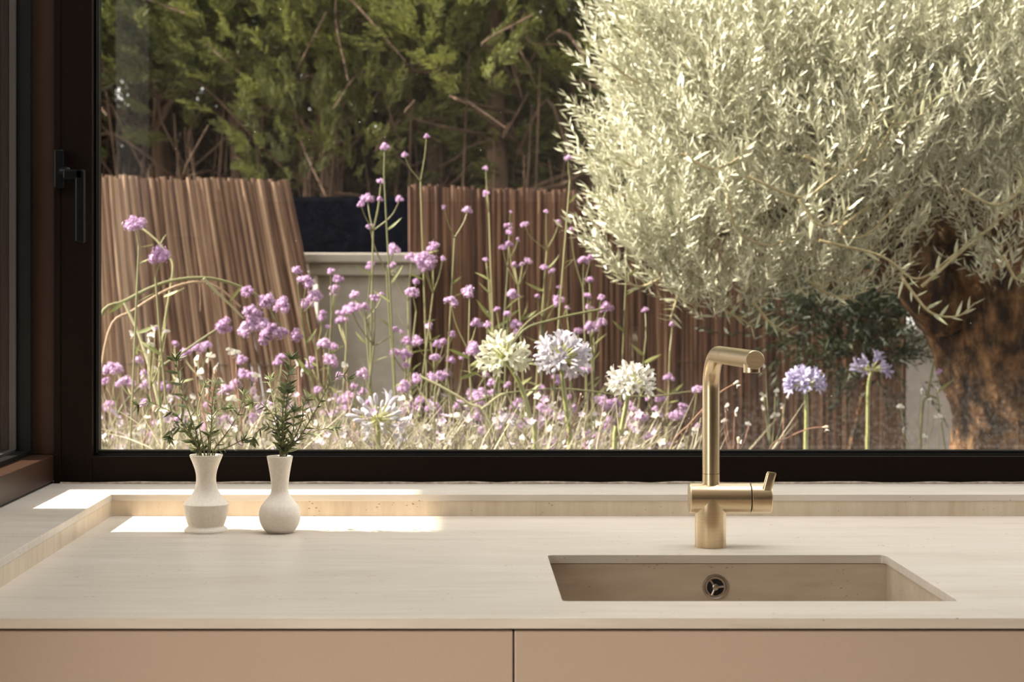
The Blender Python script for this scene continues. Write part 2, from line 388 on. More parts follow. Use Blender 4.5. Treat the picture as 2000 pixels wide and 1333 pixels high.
# ------------------------------------------------------------------ main window
def zat(py, D): return CAMZ - (py - VY) * D / F
def xat(px, D): return (px - VX) * D / F
RAIL = zat(892, WIN)
w1 = bpy.data.objects.new('window_1', None); link(w1); tag(w1, kind='structure')
w1['label'] = 'wide dark framed picture window behind the worktop'
xl0, xl1 = xat(118, WIN), xat(180, WIN); XR, HEAD = 2.30, 2.30
fr = MB().box(xl0, xl1, WIN, WIN + 0.06, LEDGE, HEAD).box(xl1, XR, WIN, WIN + 0.06, LEDGE, RAIL)
fr.box(xl1, XR, WIN, WIN + 0.06, HEAD - 0.05, HEAD).box(XR - 0.05, XR, WIN, WIN + 0.06, RAIL, HEAD - 0.05)
fr.build('frame', M['frame'], w1, smooth=False, bevel=0.0012)
MB().box(WINX, xl0 + 0.0005, WIN - 0.002, WIN + 0.06, LEDGE, HEAD).build('corner_post', M['frame'], w1, smooth=False, bevel=0.001)
gx, gz = xat(194, WIN + 0.028), zat(880, WIN + 0.028)
bd = MB().box(xl1, gx, WIN + 0.022, WIN + 0.045, RAIL, HEAD - 0.05).box(gx, XR - 0.05, WIN + 0.022, WIN + 0.045, RAIL, gz)
bd.box(xl1 + 0.004, gx - 0.003, WIN + 0.016, WIN + 0.023, RAIL + 0.004, HEAD - 0.05).box(gx, XR - 0.05, WIN + 0.016, WIN + 0.023, RAIL - 0.001, gz - 0.005)
bd.build('glazing_bead', M['rubber'], w1, smooth=False, bevel=0.0015)
pn = MB().box(xl1 - 0.005, XR - 0.03, WIN + 0.047, WIN + 0.051, RAIL - 0.01, HEAD - 0.03)
pn.mi = [0, 0, 0, 1, 0, 0]                # the weather side carries the dust film
pn.build('pane', [M['glass_plain'], M['glass']], w1, smooth=False)
# handle on the window's edge: back plate, neck and hanging grip
hp = MB().box(xat(110, WIN), xat(129, WIN), WIN - 0.020, WIN - 0.001, zat(370, WIN), zat(293, WIN)); hp.build('handle_plate', M['handle'], w1, smooth=False, bevel=0.003)
gD = WIN - 0.035
h = MB().tube([W(119, 335, WIN - 0.015), W(122, 335, gD - 0.004), W(134, 335, gD - 0.01)], 0.0075, 12)
h.box(xat(126, gD), xat(166, gD), gD - 0.016, gD, zat(352, gD), zat(332, gD)); h.box(xat(150, gD), xat(168, gD), gD - 0.016, gD, zat(475, gD), zat(332, gD))
h.build('handle_grip', M['handle'], w1, bevel=0.003, smooth=False)
# sealant line along the foot of the frame, uneven as applied
random.seed(4)
pts = [(xl0 + i * 0.04, WIN - 0.001 - random.random() * 0.003, LEDGE + 0.0005 + random.random() * 0.0012) for i in range(72)]
MB().tube(pts, [0.0012 + random.random() * 0.0018 for _ in pts], 6).build('sealant', M['sealant'], w1)

# ------------------------------------------------------------------ narrow window in the left wall
w2 = bpy.data.objects.new('window_2', None); link(w2); tag(w2, kind='structure')
w2['label'] = 'narrow bronze framed side window meeting the corner, lit brown'
B2 = LEDGE + 0.0442; N0, N1, F0, F1 = 2.52, 2.600, 2.958, 3.02
fr = MB().box(-0.740, WINX, N0, F1, LEDGE + 0.004, B2).box(-0.740, WINX, N0, N1, B2, 2.3).box(-0.740, WINX - 0.0005, F0, F1, B2, 2.3).box(-0.74, WINX, N1, F0, 2.26, 2.3)
fr.build('frame', M['frame_side'], w2, smooth=False, bevel=0.0012)
MB().box(-0.735, WINX - 0.004, N0, F0, LEDGE - 0.001, LEDGE + 0.004).build('foot_gasket', M['rubber'], w2, smooth=False)
bd = MB().box(-0.690, -0.670, N1, F0, B2, B2 + 0.007).box(-0.690, -0.668, F0 - 0.016, F0, B2, 2.26).box(-0.69, -0.668, N1, N1 + 0.012, B2, 2.26)
bd.build('glazing_bead', M['rubber'], w2, smooth=False, bevel=0.001)
bd = MB().box(-0.700, -0.690, N1, F0, B2, B2 + 0.010).box(-0.700, -0.690, F0 - 0.022, F0, B2, 2.26)
bd.build('spacer_bar', M['spacer'], w2, smooth=False)
MB().box(-0.705, -0.701, N1 - 0.004, F0 + 0.004, B2 - 0.004, 2.265).build('pane', M['glass_plain'], w2, smooth=False)

# ------------------------------------------------------------------ worktop with ledges, sink
def rrect(x0, x1, y0, y1, r, n=5):
    p = []
    for cx, cy, a0 in ((x1 - r, y1 - r, 0), (x0 + r, y1 - r, 90), (x0 + r, y0 + r, 180), (x1 - r, y0 + r, 270)):
        for k in range(n + 1):
            a = math.radians(a0 + 90 * k / n); p.append((cx + r * math.cos(a), cy + r * math.sin(a)))
    return p
SX0, SX1, SY0, SY1 = xat(1069.4, 2.386), xat(1728.4, 2.386), 1232.1 / 607.0, 2.386
def slab_with_hole(name, outer, inner, z0, z1, mat, parent, bevel=0):
    bm = bmesh.new(); loops = []
    for lp in (outer, inner):
        vs = [bm.verts.new((x, y, z1)) for x, y in lp]; loops.append(vs)
        for a, b in zip(vs, vs[1:] + vs[:1]): bm.edges.new((a, b))
    bmesh.ops.triangle_fill(bm, use_beauty=True, edges=bm.edges[:], normal=(0, 0, 1))
    top = bm.faces[:]
    low = bmesh.ops.duplicate(bm, geom=bm.verts[:] + bm.edges[:] + top)
    vm = low['vert_map']
    for v in [g for g in low['geom'] if isinstance(g, bmesh.types.BMVert)]: v.co.z = z0
    for f in [g for g in low['geom'] if isinstance(g, bmesh.types.BMFace)]: f.normal_flip()
    for vs in loops:
        for a, b in zip(vs, vs[1:] + vs[:1]): bm.faces.new((a, b, vm[b], vm[a]))
    bmesh.ops.recalc_face_normals(bm, faces=bm.faces[:])
    m = bpy.data.meshes.new(name); bm.to_mesh(m); bm.free(); m.materials.append(mat)
    o = bpy.data.objects.new(name, m); link(o, parent)
    if bevel:
        b = o.modifiers.new('bevel', 'BEVEL'); b.width = bevel; b.segments = 2; b.limit_method = 'ANGLE'; b.angle_limit = math.radians(50)
    return o
wt = thing('worktop', 'pale travertine worktop with raised ledges running under the windows', 'worktop', (0, 2.3, TOP))
def loc(mb):
    mb.v = [tuple(Vector(p) - wt.location) for p in mb.v]; return mb
XE = 2.48
o_l = [(L_IN - 0.01, FRONT - 2.3), (XE, FRONT - 2.3), (XE, BACK + 0.01 - 2.3), (L_IN - 0.01, BACK + 0.01 - 2.3)]
i_l = [(x, y - 2.3) for x, y in rrect(SX0, SX1, SY0, SY1, 0.007)]
slab_with_hole('slab', o_l, i_l, -0.0110, 0.0, M['stone'], wt, 0.0008)
loc(MB().box(L_IN - 0.002, XE, BACK, BACK + 0.012, TOP, LEDGE - 0.0005)).build('upstand', M['stone_warm_lit'], wt, smooth=False)
loc(MB().box(L_IN - 0.012, L_IN, FRONT, BACK + 0.012, TOP - 0.011, LEDGE - 0.0005)).build('upstand', M['stone_warm_lit'], wt, smooth=False)
loc(MB().box(L_IN - 0.0005, XE, BACK - 0.0008, 2.956, LEDGE - 0.010, LEDGE)).build('ledge', M['stone'], wt, smooth=False, bevel=0.0008)
loc(MB().box(-0.738, L_IN + 0.0006, FRONT, 2.956, LEDGE - 0.010, LEDGE)).build('ledge', M['stone'], wt, smooth=False, bevel=0.0008)

sk = thing('sink', 'rectangular travertine sink let into the worktop', 'sink', ((SX0 + SX1) / 2, (SY0 + SY1) / 2, TOP - 0.20))
e, t_ = 0.0022, 0.012; zt, zb = TOP - 0.0118, TOP - 0.195
s = MB(); x0, x1, y0, y1 = SX0 - e, SX1 + e, SY0 - e, SY1 + e
# four walls and floor
s.box(x0 - t_, x0, y0 - t_, y1 + t_, zb - t_, zt).box(x1, x1 + t_, y0 - t_, y1 + t_, zb - t_, zt)
s.box(x0, x1, y1, y1 + t_, zb - t_, zt).box(x0, x1, y0 - t_, y0, zb - t_, zt).box(x0, x1, y0, y1, zb - t_, zb)
s.v = [tuple(Vector(p) - sk.location) for p in s.v]
s.build('basin', M['stone_shaded'], sk, smooth=False)
oc = Vector((xat(1397, y1), y1, zat(1147, y1))) - sk.location; R = 25 * y1 / F
MB().lathe([(R * 0.62, 0.0004), (R * 0.66, 0.0022), (R * 0.80, 0.0024), (R * 0.86, 0.0036), (R * 0.96, 0.0032), (R, 0.0)], 40, oc, 'Y').build('overflow_ring', M['steel'], sk)
MB().lathe([(0, 0.0009), (R * 0.64, 0.0009), (R * 0.64, 0.0002)], 32, oc, 'Y').build('overflow_dark', M['black'], sk)  # black disc in place of the dark inside the hole
hub = MB().lathe([(R * 0.25, 0.0005), (R * 0.25, 0.0034), (R * 0.18, 0.0042), (0, 0.0044)], 24, oc, 'Y')
for a in (5, 125, 245):
    a = math.radians(a); d = Vector((math.cos(a), 0, math.sin(a))); q = oc + Vector((0, -0.0018, 0))
    hub.tube([q + d * R * 0.2, q + d * R * 0.68], R * 0.11, 8)
hub.build('overflow_grille', M['steel'], sk)

# ------------------------------------------------------------------ cabinets
def cabinet(label, xa, xb):
    c = thing('base_cabinet', label, 'cabinet', ((xa + xb) / 2, FRONT + 0.05, 0.0), 'base cabinets under the worktop')
    def B(*a): 
        m = MB().box(*a); m.v = [tuple(Vector(p) - c.location) for p in m.v]; return m
    zt = zat(1233, FRONT + 0.006)
    B(xa + 0.0008, xb - 0.0008, FRONT + 0.005, FRONT + 0.025, 0.10, zt).build('drawer_front', M['lacquer'], c, smooth=False, bevel=0.0012)
    m = B(xa, xa + 0.016, FRONT + 0.027, 2.70, 0.10, TOP - 0.012); n = B(xb - 0.016, xb, FRONT + 0.027, 2.70, 0.10, TOP - 0.012)
    for q in (n, B(xa + 0.016, xb - 0.016, FRONT + 0.027, 2.70, 0.10, 0.118), B(xa + 0.016, xb - 0.016, FRONT + 0.03, FRONT + 0.045, TOP - 0.06, TOP - 0.012)):
        b = len(m.v); m.v += q.v; m.f += [tuple(b + i for i in f) for f in q.f]; m.mi += q.mi
    m.build('carcass', M['carcass'], c, smooth=False)
    B(xa, xb, FRONT + 0.06, FRONT + 0.075, 0.0, 0.098).build('plinth', M['carcass'], c, smooth=False)
XS = xat(1003.5, FRONT + 0.005)
cabinet('mushroom base cabinet front below the two cream vases', XS - 0.79, XS)
cabinet('mushroom base cabinet front below the sink and tap', XS, XS + 0.80)

# ------------------------------------------------------------------ brass tap
TD = 2.440 + 0.0195; k = TD / F
tx = (1387.5 - VX) * k; r0 = 30.2 * k
tap = thing('kitchen_tap', 'brushed brass kitchen tap with side lever behind the sink', 'tap', (tx, TD, TOP))
zc = zat(973.2, TD) - TOP
x_l, x_g, x_r = (xat(v, TD) - tx for v in (1346, 1464.8, 1505.5))
MB().lathe([(r0 * 0.97, 0), (r0, 0.001), (r0, zc)], 56).build('base_column', M['brass'], tap)
rb = 29.7 * k
MB().lathe([(0, x_l), (rb - 0.0012, x_l), (rb, x_l + 0.0012), (rb, x_g - 0.0009), (rb - 0.001, x_g - 0.0004), (0, x_g - 0.0004)], 56, (0, 0, zc), 'X').build('mixer_body', M['brass'], tap)
MB().lathe([(rb * 0.9, x_g - 0.002), (rb * 0.9, x_g + 0.002)], 40, (0, 0, zc), 'X').build('cartridge', M['black'], tap)
MB().lathe([(0, x_g + 0.0006), (rb - 0.0008, x_g + 0.0006), (rb, x_g + 0.0014), (rb, x_r - 0.0014), (rb - 0.0014, x_r), (0, x_r)], 56, (0, 0, zc), 'X').build('control_knob', M['brass'], tap)
# lever: a flat rounded bar rising from the knob
lv = MB(); xb0 = xat(1494.5, TD) - tx; xb1 = xat(1504, TD) - tx; z0_, z1_ = zc + rb * 0.55, zat(921, TD) - TOP
prof = rrect(-0.0062, 0.0062, -0.0042, 0.0042, 0.0032, 4); rings = []
for x, z, yo, sc in ((xb0, z0_, -0.012, 1.0), (xb0 * 0.12 + xb1 * 0.88, z0_ * 0.1 + z1_ * 0.9, -0.0135, 1.0), (xb1, z1_, -0.0135, 0.86)):
    rings.append(len(lv.v)); lv.v += [(x + a * sc, yo + b * sc, z + a * -0.12) for a, b in prof]
n_ = len(prof)
for a, b in zip(rings, rings[1:]):
    for q in range(n_): lv.face((a + q, a + (q + 1) % n_, b + (q + 1) % n_, b + q))
lv.face([rings[-1] + q for q in range(n_)]); lv.face([rings[0] + q for q in range(n_)][::-1])
lv.build('lever', M['brass'], tap, angle=50)
rp = 16.8 * k
zs, ze = zat(925.4, TD) - TOP, None
MB().tube([(0.0007, 0, zc), (0.0007, 0, zs - 0.0003)], rp, 40).build('neck_collar', M['brass'], tap)
MB().tube([(0.0007, 0, zs - 0.001), (0.0007, 0, zs + 0.001)], rp - 0.0006, 32).build('seam', M['black'], tap)
zt = zat(691, TD) - TOP; ed = 1232.1 * 0 + (CAMZ - TOP - zt) * F / (703.7 - VY)
end = Vector((xat(1475, ed) - tx, ed - TD, zt)); hd = Vector((end.x, end.y, 0)).normalized()
br = 0.046; path = [Vector((0.0007, 0, zs + 0.0003)), Vector((0.0007, 0, (zs + zt) / 2))]
for i in range(13):
    a = math.pi / 2 * i / 12
    path.append(Vector((0.0007, 0, zt - br)) + hd * (br - br * math.cos(a)) + Vector((0, 0, br * math.sin(a))))
ln = math.hypot(end.x, end.y); seam = hd * (ln * 0.40) + Vector((0, 0, zt))
MB().tube(path + [seam - hd * 0.0002], rp, 40).build('neck', M['brass'], tap, angle=50)
MB().tube([seam - hd * 0.002, seam + hd * 0.002], rp - 0.0005, 32).build('seam', M['black'], tap)
MB().tube([seam + hd * 0.0002, end - hd * 0.0008, end], [rp, rp, rp - 0.0005], 48).build('spout', M['brass'], tap, angle=25)
MB().tube([end + hd * 0.00002, end + hd * 0.0002], rp - 0.0007, 48).build('end_disc', M['brass_end'], tap, angle=25)
ac = end - hd * 0.017
MB().lathe([(0.0, -0.0045), (0.0090, -0.0045), (0.0098, -0.004), (0.0098, 0.006)], 36, ac + Vector((0, 0, -rp))).build('aerator', M['brass'], tap)

# ------------------------------------------------------------------ vases
def vase(label, px, D, prof, name):
    v = thing(name, label, 'vase', (xat(px, D), D, TOP), 'cream bud vases')
    kk = D / F / 6.664
    outer = [(hw * kk, z * kk) for hw, z in prof]
    rim_r, rim_z = outer[-1]
    inner = [(rim_r - 0.0012, rim_z + 0.0010), (rim_r - 0.0028, rim_z + 0.0002)] + [(max(r_ - 0.003, 0.004), z_) for r_, z_ in outer[::-1][1:6]] + [(0, outer[-6][1] - 0.002)]
    prf = [(0, 0.0006)] + outer + inner
    sm = spline([(r_, 0, z_) for r_, z_ in prf], 4)
    MB().lathe([(max(p.x, 0), p.z) for p in sm], 56).build('body', M['ceramic'], v, angle=60)
    return v
profA = [(262, 0), (276, 8), (282, 22), (270, 48), (240, 72), (232, 86), (247, 130), (272, 210), (289, 300), (296, 352), (292, 372), (237, 428), (180, 500), (144, 575), (129, 680), (137, 775), (167, 875), (214, 992)]
profB = [(150, 0), (170, 6), (215, 55), (252, 125), (269, 205), (268, 275), (243, 350), (195, 412), (146, 470), (118, 520), (111, 570), (114, 640), (125, 740), (143, 850), (168, 985)]
DA = 1232.1 / (1045.0 - 568) + 0.030; DB = 1232.1 / (1044.0 - 568) + 0.017
vA = vase('cream ceramic vase with sharp shoulder, waisted neck and flared foot', 402.6, DA, profA, 'shouldered_vase')
vB = vase('cream ceramic vase with round bulb body and straight flared neck', 546.5, DB, profB, 'bulb_vase')

# ------------------------------------------------------------------ sprigs in the vases
def leaf_mesh(name, mat, L=1.0, Wd=0.2, curve=0.12, segs=4, fold=0.25):
    m = MB()
    for i in range(segs + 1):
        t = i / segs; wd = Wd * math.sin(math.pi * min(1, 0.12 + 0.88 * t) ** 0.8) if i < segs else 0.0
        wd = max(wd, 0.02 * Wd) / 2; y = curve * L * t * t
        m.v += [(-wd, y + wd * fold, L * t), (0, y, L * t), (wd, y + wd * fold, L * t)]
    for i in range(segs):
        a, b = 3 * i, 3 * i + 3
        m.face((a, a + 1, b + 1, b)); m.face((a + 1, a + 2, b + 2, b + 1))
    return m.mesh(name, mat)
SPL = [leaf_mesh('sprig_leaf', M['sprig_leaf'], 1, w_, c_) for w_, c_ in ((0.25, 0.10), (0.29, 0.2), (0.22, -0.05))]
SPP = [leaf_mesh('sprig_leaf_lit', M['sprig_leaf_lit'], 1, w_, c_) for w_, c_ in ((0.18, 0.10), (0.22, 0.18))]
rng = random.Random(11)
def sprig(vase_o, label, px_path, D, bulge, gap, size, pale=0, start=0.16, tip=7, whorl=2):  # pale: share of leaves in the sunlit colour
    base = Vector((vase_o.location.x + rng.uniform(-0.004, 0.004), vase_o.location.y, 0))
    pts = [W(x, y, D + bulge * (i / (len(px_path) - 1))) for i, (x, y) in enumerate(px_path)]
    root = pts[0].copy()
    foot = Vector((vase_o.location.x * 0.7 + root.x * 0.3, vase_o.location.y, root.z - 0.035))
    t = thing('herb_sprig', label, 'sprig', foot, 'leafy sprigs in the cream vases')
    P = local(t, spline([foot] + pts, 7)); n = len(P)
    rad = [0.0013 - 0.0007 * i / (n - 1) for i in range(n)]
    st = MB().tube(P, rad, 6).build('stem', M['sprig_stem'], t)
    ln = [0]
    for a, b in zip(P, P[1:]): ln.append(ln[-1] + (b - a).length)
    tot = ln[-1]; s_ = max(start * tot, 0.037); ph = rng.random() * 6.28
    while s_ < tot - 0.003:
        i = max(j for j in range(n - 1) if ln[j] <= s_); u = (s_ - ln[i]) / max(1e-6, ln[i + 1] - ln[i])
        p = P[i].lerp(P[i + 1], u); d = (P[i + 1] - P[i]).normalized()
        side = d.cross(Vector((0.3, 1, 0.2))).normalized(); bi = d.cross(side)
        f_ = s_ / tot
        for k in range(whorl):
            a = ph + 2 * math.pi * k / whorl + rng.uniform(-0.3, 0.3)
            outd = side * math.cos(a) + bi * math.sin(a)
            dirn = d * rng.uniform(0.35, 0.8) + outd
            pl = pale and rng.random() < pale
            place(rng.choice(SPP if pl else SPL), 'leaf', t, p, dirn, size * 1.42 * rng.uniform(0.75, 1.15), rng.random() * 6.28)
        ph += 1.57 if whorl == 2 else 1.0; s_ += gap * 0.72 * rng.uniform(0.8, 1.2)
    d = (P[-1] - P[-3]).normalized(); side = d.cross(Vector((0.3, 1, 0.2))).normalized(); bi = d.cross(side)
    for k in range(tip):
        a = 2 * math.pi * k / tip + rng.uniform(-0.3, 0.3); outd = side * math.cos(a) + bi * math.sin(a)
        pl = pale and rng.random() < pale + 0.2
        place(rng.choice(SPP if pl else SPL), 'leaf', t, P[-1] - d * rng.uniform(0, 0.004), d * rng.uniform(0.3, 1.1) + outd, size * 1.38 * rng.uniform(0.7, 1.0), rng.random() * 6.28)
    return t
A_, B_ = vA, vB
S = [
 (A_, 'tallest dark green sprig in the shouldered vase', [(392, 884), (384, 850), (369, 805), (356, 765), (347, 728), (342, 700)], 0.0, 0.0115, 0.0125, 0.0, 9, 2),
 (A_, 'sprig arching far left out of the shouldered vase', [(388, 884), (372, 850), (345, 812), (318, 797), (292, 786), (266, 794)], 0.02, 0.012, 0.0115, 0.0, 9, 2),
 (A_, 'short sprig drooping left from the shouldered vase', [(390, 884), (378, 858), (358, 838), (338, 838), (330, 856)], -0.02, 0.010, 0.0115, 0.0, 8, 2),
 (A_, 'thin sparse sprig just right of the tallest one in the shouldered vase', [(399, 884), (392, 850), (386, 815), (391, 778), (401, 748)], 0.03, 0.018, 0.0085, 0.3, 5, 2),
 (A_, 'sunlit pale tipped upright sprig in the shouldered vase', [(410, 884), (412, 845), (414, 805), (417, 770), (422, 748)], -0.01, 0.011, 0.0120, 0.75, 6, 2),
 (A_, 'sprig with a bent rosette tip right of centre in the shouldered vase', [(406, 884), (410, 845), (418, 812), (433, 798), (446, 797)], 0.02, 0.011, 0.0105, 0.1, 10, 2),
 (A_, 'thin sprig leaning right toward the bulb vase from the shouldered vase', [(416, 884), (434, 858), (454, 830), (469, 802), (476, 768)], 0.0, 0.012, 0.0100, 0.4, 6, 2),
 (A_, 'lowest sprig reaching right from the rim of the shouldered vase', [(420, 886), (438, 877), (458, 868), (476, 858)], -0.02, 0.011, 0.0085, 0.35, 5, 2),
 (A_, 'short sprig at the back left rim of the shouldered vase', [(384, 884), (376, 868), (371, 850), (369, 834)], 0.02, 0.010, 0.0095, 0.2, 5, 2),
 (B_, 'tallest straight sprig with a pale lit tip in the bulb vase', [(550, 884), (551, 850), (552, 812), (555, 780), (561, 745), (566, 718), (569, 697)], 0.0, 0.0095, 0.0125, 0.22, 8, 3),
 (B_, 'dark sprig with a starry rosette before the tallest one in the bulb vase', [(552, 884), (553, 850), (556, 815), (560, 785), (562, 762)], -0.03, 0.011, 0.0125, 0.0, 12, 2),
 (B_, 'long sprig arching far right out of the bulb vase', [(562, 884), (583, 858), (603, 826), (622, 792), (640, 757), (655, 738), (672, 734), (684, 741)], 0.0, 0.014, 0.0105, 0.15, 9, 2),
 (B_, 'sprig drooping low left from the bulb vase', [(548, 884), (546, 852), (534, 838), (515, 835), (500, 847), (491, 862)], -0.01, 0.0095, 0.0110, 0.0, 9, 2),
 (B_, 'sprig bending left at mid height from the bulb vase', [(548, 884), (544, 845), (534, 815), (520, 797), (505, 788), (490, 788)], 0.02, 0.0095, 0.0105, 0.15, 8, 2),
 (B_, 'pale sprig rising upper left from the bulb vase', [(547, 884), (544, 840), (537, 795), (530, 765), (526, 738)], 0.03, 0.012, 0.0095, 0.8, 8, 2),
 (B_, 'lowest feathery sprig reaching right from the bulb vase', [(560, 884), (578, 862), (605, 846), (635, 838), (660, 836)], 0.02, 0.011, 0.0100, 0.5, 8, 2),
 (B_, 'sprig of thin leaves upright right of centre in the bulb vase', [(560, 884), (578, 850), (590, 822), (592, 795), (600, 774)], 0.0, 0.011, 0.0095, 0.4, 7, 2),
 (B_, 'short bushy sprig at the right rim of the bulb vase', [(556, 884), (566, 866), (572, 846), (574, 820), (576, 800)], -0.02, 0.0095, 0.0110, 0.05, 9, 2),
]
for v_, lab, pth, bul, gap, size, pale, tip, wh in S:
    sprig(v_, lab, pth, v_.location.y, bul, gap, size, pale, tip=tip + 4, whorl=wh)

# ------------------------------------------------------------------ garden: ground, pillars, screens
GZ = 0.22
struct('ground', MB().box(-9, 9, 3.12, 14, GZ - 0.1, GZ), M['soil'])

def pillar(label, px0, px1, ytop, D, capdx, mat, name='garden_pillar', depth=None, yaw=0.0):
    xa, xb = xat(px0, D), xat(px1, D); d_ = depth or (xb - xa)
    p = thing(name, label, 'pillar', ((xa + xb) / 2, D + d_ / 2, GZ)); p.rotation_euler.z = math.radians(yaw); hw, hd_ = (xb - xa) / 2, d_ / 2
    c = capdx * D / F; z = lambda y: zat(y, D) - GZ
    MB().box(-hw, hw, -hd_, hd_, 0, z(ytop + 44)).build('shaft', mat, p, smooth=False, bevel=0.004)
    m = c * 0.55; MB().box(-hw - m, hw + m, -hd_ - m, hd_ + m, z(ytop + 44), z(ytop + 19)).build('neck_moulding', mat, p, smooth=False, bevel=0.006)
    MB().box(-hw - c, hw + c, -hd_ - c, hd_ + c, z(ytop + 19), z(ytop)).build('cap', mat, p, smooth=False, bevel=0.005)
    return p
pillar('pale rendered garden pillar with stepped cap between the reed screens', 608, 792, 495, 5.74, 34, M['stucco'], yaw=7.0)
pillar('pale grey pillar half hidden behind the olive trunk', 1768, 1990, 640, 6.20, 20, M['stucco2'])
struct('wall_garden', MB().box(xat(1985, 6.3), 5.5, 6.30, 6.45, GZ, 1.9), M['stucco2'])
nv = MB().box(xat(545, 6.4), xat(830, 6.4), 6.38, 6.40, GZ, zat(385, 6.4)); nv.v = [tuple(Vector(p) - Vector((-0.37, 6.39, GZ))) for p in nv.v]
o = nv.build('shade_screen', M['navy'], None, smooth=False); o.location = (-0.37, 6.39, GZ)
tag(o, 'dark navy screen filling the gap above the pale pillar', 'screen')

rng = random.Random(5)
def reed_meshes(n, r, mat):
    res = []
    for q in range(n):
        pts = [(rng.uniform(-1, 1) * r * 0.35 if 0 < i < 5 else 0, rng.uniform(-1, 1) * r * 0.3 if 0 < i < 5 else 0, i / 5) for i in range(6)]
        res.append(MB().tube(pts, [r * (1 - 0.10 * i / 5) * rng.uniform(0.94, 1.06) for i in range(6)], 7).mesh('reed', M[mat]))
    return res
def reed_screen(label, x0, x1, D, y0, y1, pitch_px, lean0, lean1, wires, mat='reed'):
    a, b = W(x0, y0, D), W(x1, y1, D)
    t = thing('reed_screen', label, 'screen', ((a.x + b.x) / 2, D, GZ), 'reed screens at the back of the bed')
    pit = pitch_px * D / F; n = int((b.x - a.x) / pit); ms = reed_meshes(8, pit * (0.84 if mat == 'reed_dark' else 0.74), mat)
    for i in range(n + 1):
        u = i / n; top = a.lerp(b, u); top.y = D; top.z += rng.uniform(-0.006, 0.006); top.x += rng.uniform(-0.12, 0.12) * pit
        lean = math.radians(lean0 + (lean1 - lean0) * u + rng.uniform(-0.12, 0.12))
        L = (top.z - GZ) / math.cos(lean); base = top + Vector((math.sin(lean), 0, -math.cos(lean))) * L
        dy_ = rng.uniform(-0.004, 0.004); base.y += dy_; top.y += dy_
        place(rng.choice(ms), 'reed', t, base - t.location, top - base, (1, 1, L), 0)
    for wz in wires:
        p = [Vector((a.x, D - pit * 0.7, wz)), Vector((b.x + math.tan(math.radians(lean1)) * (b.z - wz), D - pit * 0.7, wz - 0.01))]
        MB().tube(local(t, p), 0.0016, 5).build('wire', M['wire'], t)
    return t
reed_screen('coarse leaning reed screen behind the cream vases', -160, 560, 5.60, 336, 353, 6.6, -2.0, 11.5, (0.62, 1.02))
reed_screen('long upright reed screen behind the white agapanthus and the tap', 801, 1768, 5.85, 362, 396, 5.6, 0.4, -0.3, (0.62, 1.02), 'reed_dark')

# ------------------------------------------------------------------ scattered leaf geometry
def scatter(name, tmpl, P, Dn, S_, tone, mat, parent, seed=0, up=None):
    """join many copies of small leaf templates (verts, faces, leaf id) into one mesh with a tone per leaf"""
    r = np.random.RandomState(seed); V, FQ, T = [], [], []; base = 0
    which = r.randint(0, len(tmpl), len(P))
    for ti, (tv, tf, tl) in enumerate(tmpl):
        idx = np.where(which == ti)[0]
        if not len(idx): continue
        p, d, s_ = P[idx], Dn[idx], S_[idx]
        d = d / np.linalg.norm(d, axis=1, keepdims=True)
        ref = r.normal(size=d.shape); x = np.cross(ref, d); x /= np.linalg.norm(x, axis=1, keepdims=True); y = np.cross(d, x)
        vv = p[:, None, :] + s_[:, None, None] * (tv[None, :, 0:1] * x[:, None, :] + tv[None, :, 1:2] * y[:, None, :] + tv[None, :, 2:3] * d[:, None, :])
        nl = tl.max() + 1
        tt = np.clip(tone[idx][:, None] + r.uniform(-0.25, 0.25, (len(idx), nl)), 0, 1)[:, tl]
        V.append(vv.reshape(-1, 3)); T.append(tt.reshape(-1))
        ff = tf[None] + (np.arange(len(idx)) * len(tv))[:, None, None] + base; FQ.append(ff.reshape(-1, tf.shape[1])); base += len(idx) * len(tv)
    V = np.concatenate(V); FQ = np.concatenate(FQ); T = np.concatenate(T)
    m = bpy.data.meshes.new(name); nf = len(FQ); k_ = FQ.shape[1]
    m.vertices.add(len(V)); m.vertices.foreach_set('co', V.astype(np.float32).ravel())
    m.loops.add(nf * k_); m.loops.foreach_set('vertex_index', FQ.astype(np.int32).ravel())
    m.polygons.add(nf); m.polygons.foreach_set('loop_start', np.arange(nf, dtype=np.int32) * k_)
    m.polygons.foreach_set('loop_total', np.full(nf, k_, np.int32))
    m.update(); m.validate()
    at = m.attributes.new('tone', 'FLOAT', 'POINT'); at.data.foreach_set('value', T.astype(np.float32))
    m.materials.append(mat); m.polygons.foreach_set('use_smooth', [True] * nf)
    o = bpy.data.objects.new(name, m); link(o, parent)
    return o

